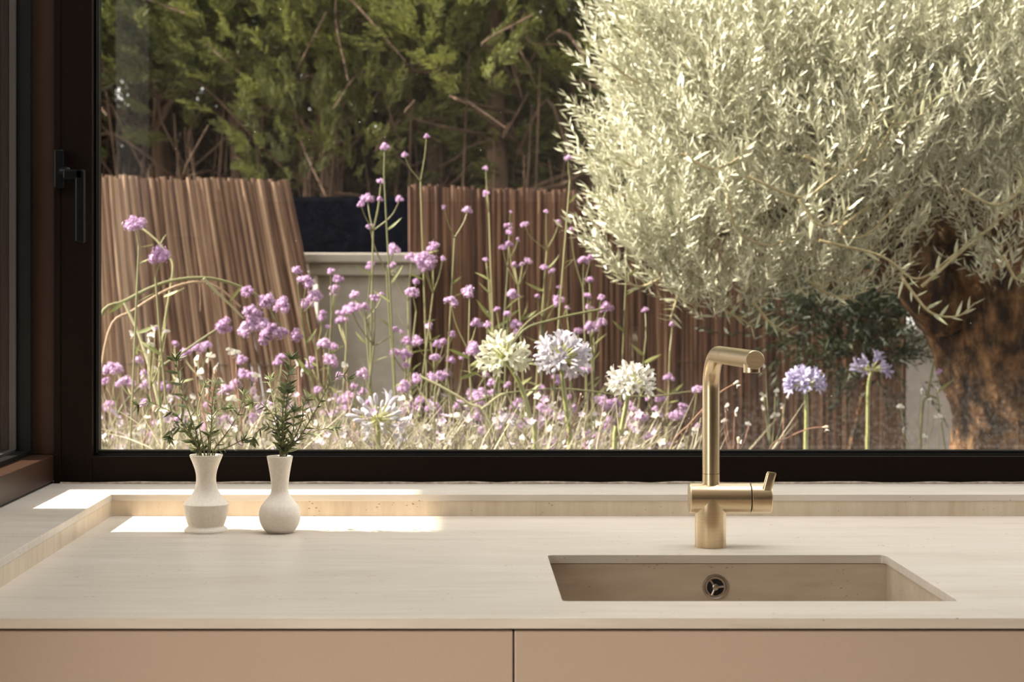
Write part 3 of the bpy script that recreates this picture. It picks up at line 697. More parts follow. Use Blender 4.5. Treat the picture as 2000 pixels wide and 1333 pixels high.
def quads_leaf(p, d, L, Wd, up, bend, segs=2):
    """a lens-shaped leaf as a strip of quads; returns verts and faces"""
    d = d / np.linalg.norm(d); x = np.cross(d, up); x = x / (np.linalg.norm(x) + 1e-9); n = np.cross(x, d); v, f = [], []
    wds = [0.25, 1.0, 0.9, 0.08] if segs == 3 else [0.3, 1.0, 0.06]
    for i in range(segs + 1):
        t = i / segs; c = p + d * L * t + n * bend * L * t * t
        v += [c - x * Wd / 2 * wds[i], c + x * Wd / 2 * wds[i]]
    for i in range(segs): a = 2 * i; f.append((a, a + 1, a + 3, a + 2))
    return v, f
def olive_sprig(seed, n=9):
    r = np.random.RandomState(seed); V, Fc, Lf = [], [], []; lid = 0
    cx, cy = r.uniform(-.15, .15, 2)
    def axis(t): return np.array([cx * t * t, cy * t * t, t])
    for i in range(8):                                  # twig
        pass
    for a, b in ((0, .5), (.5, 1)):
        v, f = quads_leaf(axis(a), axis(b) - axis(a), np.linalg.norm(axis(b) - axis(a)), .022, np.array([0.3, 1, 0]), 0, 2)
        Fc += [tuple(len(V) + q for q in ff) for ff in f]; Lf += [lid] * len(v); V += v; lid += 1
    for i in range(n):
        t = 0.08 + 0.9 * i / (n - 1); az = i * 1.57 + r.uniform(-.4, .4)
        for sgn in (0, math.pi):
            o_ = np.array([math.cos(az + sgn), math.sin(az + sgn), 0]); d = o_ * r.uniform(.55, .95) + np.array([0, 0, r.uniform(.6, 1.1)])
            if i == n - 1: d = o_ * .35 + np.array([0, 0, 1])
            L = r.uniform(.20, .30) * (1.05 - 0.35 * t)
            v, f = quads_leaf(axis(t), d, L, L * .20, np.array([0, 0, 1.]) + r.normal(size=3) * .5, r.uniform(-.2, .3), 2)
            Fc += [tuple(len(V) + q for q in ff) for ff in f]; Lf += [lid] * len(v); V += v; lid += 1
    return np.array(V), np.array(Fc), np.array(Lf)
OLT = [olive_sprig(s_) for s_ in range(8)]
def plume(seed, n=9):
    r = np.random.RandomState(seed); V, Fc, Lf = [], [], []; lid = 0
    for i in range(n):
        t = i / n
        for sgn in (-1, 1):
            d = np.array([sgn * r.uniform(.4, .9), r.uniform(-.5, .5), 1.0]); L = (0.42 - 0.25 * t) * r.uniform(.8, 1.2)
            v, f = quads_leaf(np.array([0, .12 * t * t, t]), d, L, .055, np.array([0, 1., 0]) + r.normal(size=3) * .5, r.uniform(-.2, .2), 2)
            Fc += [tuple(len(V) + q for q in ff) for ff in f]; Lf += [lid] * len(v); V += v; lid += 1
            for q_ in (.35, .65):
                pp = np.array([0, .12 * t * t, t]) + d / np.linalg.norm(d) * L * q_
                v, f = quads_leaf(pp, d + np.array([-sgn * .8, r.uniform(-.6, .6), .6]), L * .5, .045, r.normal(size=3), 0, 2)
                Fc += [tuple(len(V) + q for q in ff) for ff in f]; Lf += [lid] * len(v); V += v; lid += 1
    return np.array(V), np.array(Fc), np.array(Lf)
PLT = [plume(s_) for s_ in range(6)]

# ------------------------------------------------------------------ cypress hedge trees
rng = random.Random(21)
def cypress(label, px, D, foot_y, lit, seed, n=1700, rx=0.55, top=4.6, back=False):
    r = np.random.RandomState(seed); x = xat(px, D)
    t = thing('cypress_tree', label, 'tree', (x, D, GZ), 'cypress trees of the hedge')
    pts = [Vector((0, 0, 0))]
    for i in range(1, 9): pts.append(Vector((rng.uniform(-.03, .03) + pts[-1].x * .9, rng.uniform(-.03, .03), (top - GZ) * 0.92 * i / 8)))
    MB().tube(spline(pts, 3), [0.055 * (1 - 0.85 * i / 24) for i in range(25)], 9).build('trunk', M['bark2'], t)
    zf = zat(foot_y, D) - GZ; H = top - GZ
    if not back:
        for b in range(15):      # bare lower branches
            z0 = rng.uniform(1.25, zf * 1.1); az = rng.uniform(math.pi * 0.9, math.pi * 2.1); L = rng.uniform(.3, .75)
            q = [Vector((0, 0, z0)), Vector((math.cos(az) * L * .4, math.sin(az) * L * .4, z0 + rng.uniform(.0, .18))),
                 Vector((math.cos(az) * L * .75, math.sin(az) * L * .75, z0 + rng.uniform(-.05, .22))), Vector((math.cos(az + .3) * L, math.sin(az + .3) * L, z0 + rng.uniform(-.25, .3)))]
            sp = spline(q, 4); MB().tube(sp, [0.0085 * (1 - 0.75 * i / (len(sp) - 1)) for i in range(len(sp))], 6).build('branch', M['bark2'], t)
        for b in range(16):      # thin upright dead shoots
            bx, by = rng.uniform(-.4, .4), rng.uniform(-.35, .1); hgt = zf * rng.uniform(.7, 1.1)
            q = [Vector((bx, by, 0)), Vector((bx + rng.uniform(-.05, .05), by, hgt * .5)), Vector((bx + rng.uniform(-.1, .1), by, hgt))]
            MB().tube(spline(q, 4), [0.0075 - 0.0006 * i for i in range(9)], 5).build('dead_shoot', M['bark2'], t)
    # clumps of foliage around the trunk, hanging lower in places
    nc = 46; cl = []
    for i in range(nc):
        u = r.uniform() ** 1.15; z = zf + (H - zf) * u
        if i < 9: z = zf + r.uniform(-.25, .25)
        az = r.uniform(0, 2 * math.pi); rr = rx * (1 - 0.65 * max(0, (z - zf) / (H - zf))) * r.uniform(.45, 1.0)
        cl.append((math.cos(az) * rr, math.sin(az) * rr * .9, z, r.uniform(.14, .26), r.uniform(0, 1)))
    cl = np.array(cl); ci = r.randint(0, nc, n); off = r.normal(size=(n, 3)); off /= np.linalg.norm(off, axis=1, keepdims=True)
    rad = cl[ci, 3] * r.uniform(.45, 1.0, n) ** .6
    P = cl[ci, :3] + off * rad[:, None] * np.array([1, 1, 1.25])
    outw = np.stack([cl[ci, 0], cl[ci, 1], np.zeros(n)], 1); outw /= (np.linalg.norm(outw, axis=1, keepdims=True) + 1e-6)
    Dn = off * .7 + outw * .5 + np.array([0, 0, .75])
    o = scatter('foliage', PLT, P, Dn, r.uniform(.20, .38, n) if back else r.uniform(.085, .16, n), np.clip(cl[ci, 4] * .5 + .25 + lit, 0, 1), M['conifer_brown' if back else 'conifer'], t, seed)  # lit shifts the leaf tone, putting sun on the tree into its colour
    o['kind'] = 'stuff'
    return t
cyp = [(-190, 7.4, 250, 0.0, 'cypress seen only through the narrow side window'), (120, 7.5, 80, 0.0, 'cypress rising behind the dark window frame at the left end of the hedge'),
       (300, 7.3, 90, 0.0, 'dark cypress above the left half of the coarse reed screen'), (475, 7.2, 70, 0.0, 'cypress with a bare reddish trunk above the right end of the coarse reed screen'),
       (655, 7.0, 190, 0.05, 'cypress with low hanging foliage above the dark navy screen'), (835, 7.0, 95, 0.22, 'sunlit bright green cypress above the left end of the long reed screen'),
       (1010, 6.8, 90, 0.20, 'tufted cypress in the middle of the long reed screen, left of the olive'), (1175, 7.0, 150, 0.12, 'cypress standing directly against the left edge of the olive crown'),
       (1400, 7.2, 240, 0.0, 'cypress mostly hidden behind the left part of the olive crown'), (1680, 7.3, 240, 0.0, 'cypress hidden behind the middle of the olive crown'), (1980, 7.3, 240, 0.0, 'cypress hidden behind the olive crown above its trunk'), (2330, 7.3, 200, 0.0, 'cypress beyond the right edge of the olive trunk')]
for i, (px, D, fy, lit, lab) in enumerate(cyp): cypress(lab, px, D, fy, lit, 100 + i)
for i in range(8):
    cypress('cypress of the dark second row behind the hedge, ' + ('first', 'second', 'third', 'fourth', 'fifth', 'sixth', 'seventh', 'eighth')[i] + ' from the left', -150 + i * 370, 8.7, 430, -0.1, 200 + i, n=1500, rx=0.95, back=True)

# ------------------------------------------------------------------ olive tree
OD = 4.95
ol = thing('olive_tree', 'silvery green olive tree with thick gnarled trunk beyond the tap', 'tree', (xat(2030, OD), OD, GZ))
tr = MB(); ring_n = 40; lev = 34; rings = []
edge = [(0.0, 0.33), (0.35, 0.27), (0.55, 0.24), (0.70, 0.22), (0.85, 0.235), (1.0, 0.275), (1.15, 0.33), (1.3, 0.36)]
for j in range(lev):
    z = 1.32 * j / (lev - 1); r_ = np.interp(z, [e_[0] for e_ in edge], [e_[1] for e_ in edge]); rings.append(len(tr.v))
    for q in range(ring_n):
        a = 2 * math.pi * q / ring_n; d = Vector((math.cos(a), math.sin(a), 0))
        k1 = 1 + 0.10 * math.cos(3 * a + z * 2.2) + 0.07 * math.cos(5 * a - z * 3.1) + 0.20 * (noise.noise((d.x * 1.6, d.y * 1.6, z * 2.6)) ) + 0.12 * noise.noise((d.x * 5, d.y * 5, z * 7))
        tr.v.append((d.x * r_ * k1, d.y * r_ * k1 * .85, z))
for a, b in zip(rings, rings[1:]):
    for q in range(ring_n): tr.face((a + q, a + (q + 1) % ring_n, b + (q + 1) % ring_n, b + q))
tr.face([rings[-1] + q for q in range(ring_n)])
tr.build('trunk', M['bark'], ol)
rng = random.Random(8)
def olive_branch(pts, r0, r1, name='branch', mat='bark'):
    sp = spline(local(ol, pts), 5); n = len(sp)
    return MB().tube(sp, [r0 + (r1 - r0) * i / (n - 1) for i in range(n)], 9).build(name, M[mat], ol)
olive_branch([W(1850, 610, 4.9), W(1780, 520, 4.8), W(1690, 400, 4.7), W(1600, 250, 4.7), W(1500, 90, 4.7)], 0.085, 0.02)
olive_branch([W(1900, 600, 4.95), W(1880, 450, 5.0), W(1860, 280, 5.0), W(1850, 60, 5.0), W(1830, -150, 5.0)], 0.10, 0.03)
olive_branch([W(2000, 600, 5.0), W(2060, 420, 5.0), W(2130, 200, 5.0), W(2200, -60, 5.0)], 0.10, 0.03)
olive_branch([W(1700, 415, 4.7), W(1600, 400, 4.65), W(1480, 430, 4.6), W(1380, 470, 4.55)], 0.03, 0.008)
olive_branch([W(1770, 510, 4.8), W(1700, 540, 4.7), W(1600, 560, 4.65)], 0.025, 0.007)
olive_branch([W(1650, 330, 4.7), W(1520, 280, 4.65), W(1380, 260, 4.6), W(1270, 280, 4.55)], 0.028, 0.007)
olive_branch([W(1870, 380, 4.95), W(1930, 420, 4.8), W(1990, 470, 4.7)], 0.03, 0.008)
olive_branch([W(1560, 190, 4.7), W(1440, 120, 4.65), W(1320, 60, 4.6)], 0.022, 0.006)
# crown: clumps given by sight line, depth and radius in metres
cl = []
def clump(px, py, D, rad, n): cl.append((px, py, D, rad, n))
for a in [(1275, 60, 4.6, .13, 50), (1290, 170, 4.5, .13, 50), (1255, 240, 4.55, .10, 35), (1240, 330, 4.5, .10, 35), (1270, 420, 4.45, .12, 40), (1265, 500, 4.4, .11, 40), (1330, 545, 4.4, .11, 35),
          (1400, 580, 4.4, .10, 30), (1480, 560, 4.4, .12, 26), (1330, 440, 4.35, .14, 50), (1340, 330, 4.4, .16, 65), (1380, 200, 4.4, .18, 80), (1370, 60, 4.5, .18, 80), (1420, 500, 4.45, .13, 22),
          (1460, 100, 4.4, .2, 100), (1480, 260, 4.35, .18, 75), (1520, 400, 4.3, .15, 22), (1560, 470, 4.35, .13, 18), (1600, 540, 4.45, .11, 30), (1580, 330, 4.3, .16, 40), (1580, 160, 4.4, .2, 95), (1560, 20, 4.5, .2, 95),
          (1680, 90, 4.4, .22, 110), (1690, 250, 4.3, .2, 85), (1660, 390, 4.3, .15, 24), (1720, 460, 4.4, .12, 30), (1680, 540, 4.5, .09, 16), (1800, 40, 4.4, .22, 110), (1810, 200, 4.35, .2, 90), (1790, 340, 4.35, .17, 38),
          (1920, 80, 4.4, .22, 110), (1930, 240, 4.35, .2, 85), (1910, 370, 4.4, .15, 45), (2010, 160, 4.4, .22, 100), (2020, 340, 4.4, .17, 60), (1990, 470, 4.5, .12, 25), (1970, 530, 4.5, .08, 12),
          (1700, -90, 4.6, .28, 120), (1450, -80, 4.6, .22, 80), (1930, -80, 4.6, .28, 120), (2130, 60, 4.6, .28, 110), (2130, 300, 4.6, .24, 80), (2200, -100, 4.8, .3, 100),
          (1420, 330, 4.8, .25, 90), (1560, 260, 4.9, .3, 120), (1700, 180, 5.0, .35, 150), (1850, 160, 5.0, .35, 150), (2000, 220, 5.0, .3, 110), (1480, 120, 5.0, .3, 120), (1350, 180, 4.8, .22, 80),
          (1480, 470, 4.8, .2, 24), (1600, 430, 4.9, .22, 26), (1320, 380, 4.75, .16, 45), (1750, 340, 5.0, .25, 40), (1880, 300, 5.1, .25, 70), (1650, 30, 5.2, .4, 150), (1900, -20, 5.2, .4, 150), (1300, 20, 4.9, .15, 40)]: clump(*a)
r = np.random.RandomState(3); P, Dn, Sz, Tn = [], [], [], []
for px, py, D, rad, n in cl:
    c = W(px, py, D); n = int(n * 1.35)
    o_ = r.normal(size=(n, 3)); o_ /= np.linalg.norm(o_, axis=1, keepdims=True)
    rr = rad * r.uniform(.2, 1.0, n) ** .5
    P.append(np.array(c) + o_ * rr[:, None] * np.array([1, 1, .8])); left = max(0, (1420 - px) / 250)
    Dn.append(o_ * np.array([.85, .85, .55]) + np.array([-.45 * left, -.1, 1.15]) + r.normal(size=(n, 3)) * .22)
    Sz.append(r.uniform(.085, .15, n)); Tn.append(r.uniform(.25, .75, n))
P = np.concatenate(P) - np.array(ol.location); o = scatter('foliage', OLT, P, np.concatenate(Dn), np.concatenate(Sz), np.concatenate(Tn), M['olive_leaf'], ol, 4)
o['kind'] = 'stuff'
# sprays that stand clear of the crown, leaf by leaf
OLM = [leaf_mesh('olive_leaf', M['olive_leaf_one'], 1, w_, c_, 3) for w_, c_ in ((0.19, 0.08), (0.22, 0.2), (0.17, -0.1))]
def spray(pts, D, n=12, size=0.045):
    P_ = spline(local(ol, [W(x, y, D) for x, y in pts]), 6); k = len(P_)
    b = MB().tube(P_, [0.0042 - 0.0028 * i / (k - 1) for i in range(k)], 6).build('spray', M['twig'], ol)
    for i in range(n):
        f = (i + 0.6) / n; q = min(int(f * (k - 1)), k - 2); p = P_[q].lerp(P_[q + 1], f * (k - 1) - q); d = (P_[q + 1] - P_[q]).normalized()
        sd = -1 if i % 2 else 1; side = Vector((d.z, 0, -d.x)) * sd + Vector((0, rng.uniform(-.9, .4), 0)); up = Vector((0, 0, .55))
        place(rng.choice(OLM), 'leaf', b, p, d * .75 + side * .7 + up, size * .88 * rng.uniform(.75, 1.15), rng.random() * 6.28)
spray([(1570, 305), (1650, 330), (1715, 290), (1760, 210), (1800, 170)], 4.18, 14)
spray([(1460, 345), (1560, 385), (1610, 360), (1680, 300), (1700, 250)], 4.15, 16)
spray([(1700, 400), (1640, 450), (1690, 460), (1780, 370), (1805, 345)], 4.22, 14)
spray([(1600, 470), (1720, 500), (1790, 545), (1860, 500), (1900, 465)], 4.20, 15)
spray([(1760, 540), (1785, 575), (1820, 612), (1870, 618), (1905, 592)], 4.20, 13, .045)
spray([(1800, 560), (1880, 490), (1950, 430), (1995, 395)], 4.25, 13)
spray([(1880, 370), (1940, 400), (1985, 380), (2005, 340)], 4.2, 11)
spray([(1250, 165), (1225, 150), (1195, 125), (1178, 113)], 4.35, 10, .045)
spray([(1260, 330), (1225, 320), (1190, 292), (1172, 262)], 4.35, 11, .045)
spray([(1270, 410), (1225, 410), (1190, 395), (1168, 382)], 4.35, 11, .045)
spray([(1290, 545), (1250, 560), (1218, 545), (1196, 520)], 4.30, 12, .045)
spray([(1330, 560), (1320, 590), (1312, 615), (1308, 628)], 4.35, 9, .04)
spray([(1470, 590), (1490, 615), (1510, 635), (1540, 650)], 4.35, 10, .042)
spray([(1400, 590), (1420, 610), (1450, 625), (1470, 640)], 4.4, 9, .04)
spray([(1580, 550), (1620, 575), (1660, 580), (1700, 560)], 4.35, 11, .042)
spray([(1255, 70), (1235, 55), (1232, 30), (1228, 5)], 4.4, 10, .045)
spray([(1420, 380), (1440, 450), (1500, 480), (1550, 460)], 4.2, 13, .048)
spray([(1560, 390), (1600, 440), (1640, 430), (1660, 400)], 4.12, 12, .048)
spray([(1330, 300), (1390, 330), (1440, 310), (1470, 270)], 4.15, 13, .048)
spray([(1700, 200), (1740, 240), (1790, 230), (1830, 190)], 4.1, 13, .048)
spray([(1960, 500), (1980, 540), (1995, 545), (2010, 520)], 4.3, 9, .045)

# climbing foliage on the screen, the olive's shade put into its dark colour
iv = thing('climbing_shrub', 'dark climbing shrub on the reed screen in the shade of the olive', 'shrub', (xat(1680, 5.45), 5.45, GZ))
sp = spline([Vector((0, 0.1, 0)), Vector((-.03, .1, .4)), Vector((.04, .08, .8)), Vector((.0, .05, 1.15))], 5)
MB().tube(sp, [.016 - .0006 * i for i in range(len(sp))], 7).build('stem', M['bark'], iv)
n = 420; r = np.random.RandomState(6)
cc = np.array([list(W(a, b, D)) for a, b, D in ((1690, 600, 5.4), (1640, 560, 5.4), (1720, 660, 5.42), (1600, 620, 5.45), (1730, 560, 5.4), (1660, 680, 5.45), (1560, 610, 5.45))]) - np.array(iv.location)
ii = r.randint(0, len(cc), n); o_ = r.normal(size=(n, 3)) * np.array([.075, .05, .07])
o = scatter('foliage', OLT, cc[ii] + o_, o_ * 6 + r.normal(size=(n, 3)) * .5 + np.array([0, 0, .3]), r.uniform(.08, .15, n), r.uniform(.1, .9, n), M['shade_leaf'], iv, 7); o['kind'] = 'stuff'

# ------------------------------------------------------------------ flowers: verbena
rng = random.Random(77)
def floret_ball(seed, lobes=5, per=15, flat=0.9):
    """a lumpy cluster: a few small domes of five-petalled florets"""
    r = random.Random(seed); m = MB()
    for l in range(lobes):
        la = l * 2.39996 + r.uniform(-.4, .4); lo = 0 if l == 0 else r.uniform(.45, .66)
        lc = Vector((math.cos(la) * lo, math.sin(la) * lo, (.32 if l == 0 else r.uniform(-.38, .22)) * flat)); lr = r.uniform(.38, .52)
        for i in range(per):
            z = 1 - 1.7 * (i + .5) / per; a = i * 2.39996 + l; s_ = math.sqrt(max(0, 1 - z * z))
            nrm = Vector((math.cos(a) * s_, math.sin(a) * s_, z)); p = lc + nrm * lr * r.uniform(.85, 1.15)
            t = nrm.orthogonal().normalized(); b = nrm.cross(t); R_ = r.uniform(.13, .19); a0 = r.random() * 6.28
            c = len(m.v); m.v.append(tuple(p - nrm * .07)); m.cur = 0
            for k in range(5):
                a1 = a0 + k * 1.2566
                for da, q in ((-.45, .8), (0, 1.0), (.45, .8)):
                    m.v.append(tuple(p + (t * math.cos(a1 + da) + b * math.sin(a1 + da)) * R_ * q + nrm * .03 * r.uniform(-1, 1)))
                e = c + 1 + 3 * k
                m.face((c, e, e + 1)); m.face((c, e + 1, e + 2))
        m.cur = 1; core = MB().lathe([(0, -.8 * lr), (.5 * lr, -.5 * lr), (.78 * lr, 0), (.5 * lr, .55 * lr), (0, .78 * lr)], 7, lc); b0 = len(m.v); m.v += core.v
        for f in core.f: m.face([b0 + i for i in f])
    return m.mesh('verbena_head', [M['lilac'], M['lilac_eye']], smooth=False)
HEADS = [floret_ball(1, 6), floret_ball(2, 4), floret_ball(3, 5, 13, 1.1), floret_ball(4, 7, 14), floret_ball(5, 3, 16)]
VLEAF = [leaf_mesh('verbena_leaf', M['leaf'], 1, .17, c_, 4) for c_ in (.15, .35)]

heads = '''262 436 22;312 497 20;580 529 10;597 550 15;598 593 13;616 577 13;646 530 7;660 545 9;653 564 8;652 575 8;723 518 9;765 517 7;769 487 11;803 502 10;846 482 12;831 506 18;829 521 11;843 524 8;864 506 7;813 550 7;806 570 11;692 575 9;732 582 8;744 578 8;688 601 15;676 606 11;712 599 9;660 613 8;667 625 10;628 620 8;631 610 6;839 638 9;772 642 6;783 649 5;641 639 5;651 678 9;647 705 14;711 729 12;770 691 12;790 692 12;795 666 10;816 667 13;791 714 9;853 673 9;866 668 8;849 699 9;881 703 9;905 697 8;927 683 16;883 654 8;881 589 12;917 571 15;930 631 11;952 634 8;842 738 12;858 735 12;873 728 9;812 740 11;788 755 14;942 768 12;919 768 10;946 732 10;680 773 13;709 766 10;690 756 9;847 798 16;799 802 15;817 798 8;670 783 12;671 798 10;820 781 9;845 779 5;865 852 11;840 850 10;820 856 10;930 828 11;652 807 9;660 871 8;960 747 9;931 774 14;939 796 15;931 817 13;923 831 8;964 768 9;993 753 8;1060 760 9;1058 796 7;1070 805 9;1079 816 7;1052 825 10;1028 825 9;1112 775 5;1008 634 11;1008 649 8;1151 638 10;1159 645 9;1130 647 8;1172 630 11;1171 782 9;1067 866 13;967 870 9;1001 854 9;1087 862 12;1171 854 12;976 804 7;1144 721 10;1114 731 12;1087 741 10;994 443 10;995 455 8;1024 438 8;1011 468 6;994 477 8;982 483 7;997 415 5;1091 434 7;1115 450 8;1067 413 6;1225 457 7;1140 509 10;1153 503 7;1005 518 7;1020 516 5;1032 509 7;1063 522 7;1078 530 6;1093 561 5;1001 575 11;1088 588 12;1107 603 6;992 614 8;1183 602 14;1174 581 7;1149 603 9;970 604 6;1151 547 7;1148 578 7;1050 579 5;949 507 5;718 387 13;705 398 9;741 389 8;723 443 8;751 287 11;791 303 8;833 266 7;744 354 8;949 329 7;949 378 8;1110 310 10;868 405 7;913 410 11;780 389 9;1190 793 14;1178 783 11;1203 788 11;1252 815 12;1290 778 9;1264 778 6;1281 799 7;1266 853 10;1260 605 6;1307 738 10;1362 760 9;1321 813 13;1335 796 9;1363 832 6;1305 869 7;1834 726 6;1313 633 6;217 720 15;229 721 12;248 747 14;237 749 11;280 732 12;287 751 12;319 756 13;361 691 11;384 682 14;404 673 9;341 673 8;270 704 10;206 745 8;550 700 11;542 708 8;470 703 11;607 705 9;603 718 8;473 730 11;493 737 11;633 669 11;461 751 12;440 762 13;440 825 15;316 868 13;493 819 13;620 761 9;662 735 9;635 807 9;655 870 9'''
heads = [tuple(map(float, q.split())) for q in heads.split(';')]
heads += [(rng.uniform(205, 1240), rng.uniform(785, 878), rng.uniform(8, 13)) for _ in range(75)]
ORD = ['first', 'second', 'third', 'fourth', 'fifth', 'sixth', 'seventh', 'eighth', 'ninth', 'tenth', 'eleventh', 'twelfth', 'thirteenth', 'fourteenth', 'fifteenth', 'sixteenth']
NUM = ['no', 'one', 'two', 'three', 'four', 'five', 'six', 'seven', 'eight', 'nine']
plants = []; left_ = sorted(heads, key=lambda q: q[1])
while left_:
    h0 = left_.pop(0); g = [h0]
    for q in sorted(left_, key=lambda q: abs(q[0] - h0[0]) + abs(q[1] - h0[1])):
        if len(g) >= 5: break
        if abs(q[0] - h0[0]) < 48 and q[1] - h0[1] < 62: g.append(q)
    for q in g[1:]: left_.remove(q)
    plants.append(g)
def zone(x):
    for lim, s_ in ((300, 'beside the dark window frame'), (430, 'behind the shouldered vase'), (600, 'before the coarse reed screen'), (790, 'before the pale pillar'), (950, 'between pillar and white agapanthus'),
                    (1130, 'around the white agapanthus'), (1300, 'left of the tap'), (3000, 'right of the tap')):
        if x < lim: return s_
ALLZ = {}
for g in plants:
    mx = sum(q[0] for q in g) / len(g); my = min(q[1] for q in g)
    tier = 'tall' if my < 540 else ('mid height' if my < 690 else 'low'); ALLZ.setdefault((tier, zone(mx)), []).append((mx, g))
def stalk(t, P, r0, r1, mb, n=6):
    sp = spline(P, 5); k = len(sp); mb.tube(sp, [r0 + (r1 - r0) * i / (k - 1) for i in range(k)], n)
def verbena(g, label):
    mx = sum(q[0] for q in g) / len(g); my = max(q[1] for q in g); rmean = sum(q[2] for q in g) / len(g)
    D = 5.15 - 0.085 * rmean + rng.uniform(-.12, .12); D = min(max(D, 3.75), 5.05)
    if 600 < mx < 830: D = min(D, 4.75)
    base = W(mx + rng.uniform(-60, 60), 900, D); base.z = GZ
    t = thing('verbena_plant', label, 'flower', base, 'lilac verbena in the flower bed')
    fork = W(mx + rng.uniform(-10, 10), my + rng.uniform(34, 60), D + rng.uniform(-.02, .02)) - base
    mid = fork * .55 + Vector((rng.uniform(-.04, .04), 0, -.05))
    m = MB(); stalk(t, [Vector((0, 0, 0)), mid, fork], .0030, .0022, m)
    for (x, y, r_) in g:
        Dh = D + rng.uniform(-.05, .05); p = W(x, y, Dh) - base; R_ = r_ * Dh / F * (1.28 if y > 480 else 1.08)
        d = (p - fork); bow = fork + d * .5 + Vector((d.x * .18, rng.uniform(-.01, .01), -abs(d.x) * .1 + .004))
        stalk(t, [fork, bow, p - Vector((0, 0, R_ * .4))], .0017, .0012, m, 5)
        dirn = d.normalized() * .6 + Vector((rng.uniform(-.3, .3), -.25, .6))
        place(rng.choice(HEADS), 'flower_head', t, p, dirn, (R_, R_, R_ * rng.uniform(.85, 1.05)), rng.random() * 6.28)
    m.build('stem', M['stem'], t)
    for q in range(3):
        f = rng.uniform(.45, 1.0); p = mid.lerp(fork, f); a = rng.choice((-1, 1))
        place(rng.choice(VLEAF), 'leaf', t, p, Vector((a * rng.uniform(.5, 1), rng.uniform(-.4, .4), rng.uniform(.2, .9))), rng.uniform(.03, .06), rng.random() * 6.28)
for (tier, zn), lst in ALLZ.items():
    lst.sort(key=lambda q: q[0]); multi = len(lst) > 1
    for i, (mx, g) in enumerate(lst):
        lab = f'{tier} verbena with {NUM[len(g)]} lilac head{"s" if len(g) > 1 else ""} {zn}'
        if multi: lab += f', {ORD[i]} from the left'
        verbena(g, lab)

# the bowed stalks at the left, with the big heads hanging on them
def bowed(label, D, stems, hd=(), leaves=()):
    b = W(stems[0][0][0][0], 900, D); b.z = GZ
    t = thing('bowed_verbena', label, 'flower', b, 'bowed verbena stalks')
    for pts, r_, mat in stems:
        P_ = [W(x, y, D + 0.01 * i) - b for i, (x, y) in enumerate(pts)]
        m = MB(); stalk(t, P_, r_, r_ * .7, m, 7); m.build('stalk', M[mat], t)
    for x, y, r_ in hd:
        p = W(x, y, D + .02) - b; R_ = r_ * D / F * 1.15
        place(rng.choice((HEADS[0], HEADS[3])), 'flower_head', t, p, Vector((rng.uniform(-.4, .4), -.5, rng.uniform(.2, .8))), R_, rng.random() * 6)
    for x, y, dx, dz, s_ in leaves: place(rng.choice(VLEAF), 'leaf', t, W(x, y, D) - b, Vector((dx, -.1, dz)), s_, rng.random() * 6)
    return t
bowed('verbena bowed in a wide green arch before the coarse reed screen', 3.95, [([(150, 1150), (165, 800), (195, 622), (245, 588), (320, 553), (395, 543), (460, 557), (515, 588), (548, 640)], .0042, 'stem'),
      ([(398, 544), (425, 572), (452, 598), (476, 622)], .0032, 'stem_pale')], [(482, 568, 12), (521, 587, 15), (495, 612, 17), (482, 640, 18), (508, 632, 16)], [(245, 588, -.6, -.5, .05), (470, 562, -.3, -.4, .04)])
bowed('verbena bowed in a tan arch just under the green arch', 4.0, [([(170, 1150), (185, 850), (212, 650), (260, 607), (330, 565), (388, 551), (430, 565), (470, 600)], .0034, 'stem_tan'), ([(390, 552), (391, 580), (391, 608)], .0016, 'stem_tan')],
      [(551, 597, 16), (437, 637, 16), (520, 655, 14), (546, 650, 15), (579, 656, 13), (532, 640, 12), (515, 667, 9)], [(320, 580, .7, .2, .05)])
bowed('pale thick stalk leaning down left of the shouldered vase', 3.85, [([(330, 1150), (318, 850), (306, 770), (290, 710), (270, 650), (243, 592)], .0042, 'stem_pale')], [(303, 640, 6)], [(270, 650, .7, .2, .05), (285, 690, -.8, .2, .04)])
bowed('tall verbena stalk with two drooping heads highest at the left', 4.05, [([(305, 1150), (310, 760), (318, 660), (330, 580), (338, 520), (325, 495), (308, 472), (285, 452), (268, 440)], .0030, 'stem')], [], [(316, 660, .5, .9, .04), (312, 480, .2, .8, .03), (300, 478, -.9, -.3, .035)])
bowed('long stalk slanting up right behind the tallest herb sprig', 4.1, [([(180, 1150), (215, 850), (290, 740), (370, 680), (430, 640), (450, 632)], .0033, 'stem')], [], [(300, 730, .3, .9, .05)])
bowed('slanting verbena stalk reaching up right above the tallest white agapanthus', 4.0, [([(950, 1150), (960, 800), (1010, 660), (1080, 625), (1180, 603)], .0032, 'stem'), ([(985, 690), (1030, 630), (1083, 596)], .0026, 'stem')], [], [(1100, 618, .2, .9, .03)])
bowed('pale stalk crossing low to the right between agapanthus and tap', 4.0, [([(860, 1100), (850, 760), (900, 790), (980, 770), (1100, 760), (1250, 775), (1350, 765)], .0024, 'stem')], [], [(1250, 775, .2, .8, .03)])
bowed('slanting stalk low between the pale pillar and white agapanthus', 3.95, [([(1050, 1100), (960, 830), (915, 788), (860, 755), (820, 735)], .0034, 'stem_pale'), ([(940, 800), (985, 770), (1005, 800), (1030, 830)], .0028, 'stem_pale')], [], [(900, 740, .8, .3, .05)])

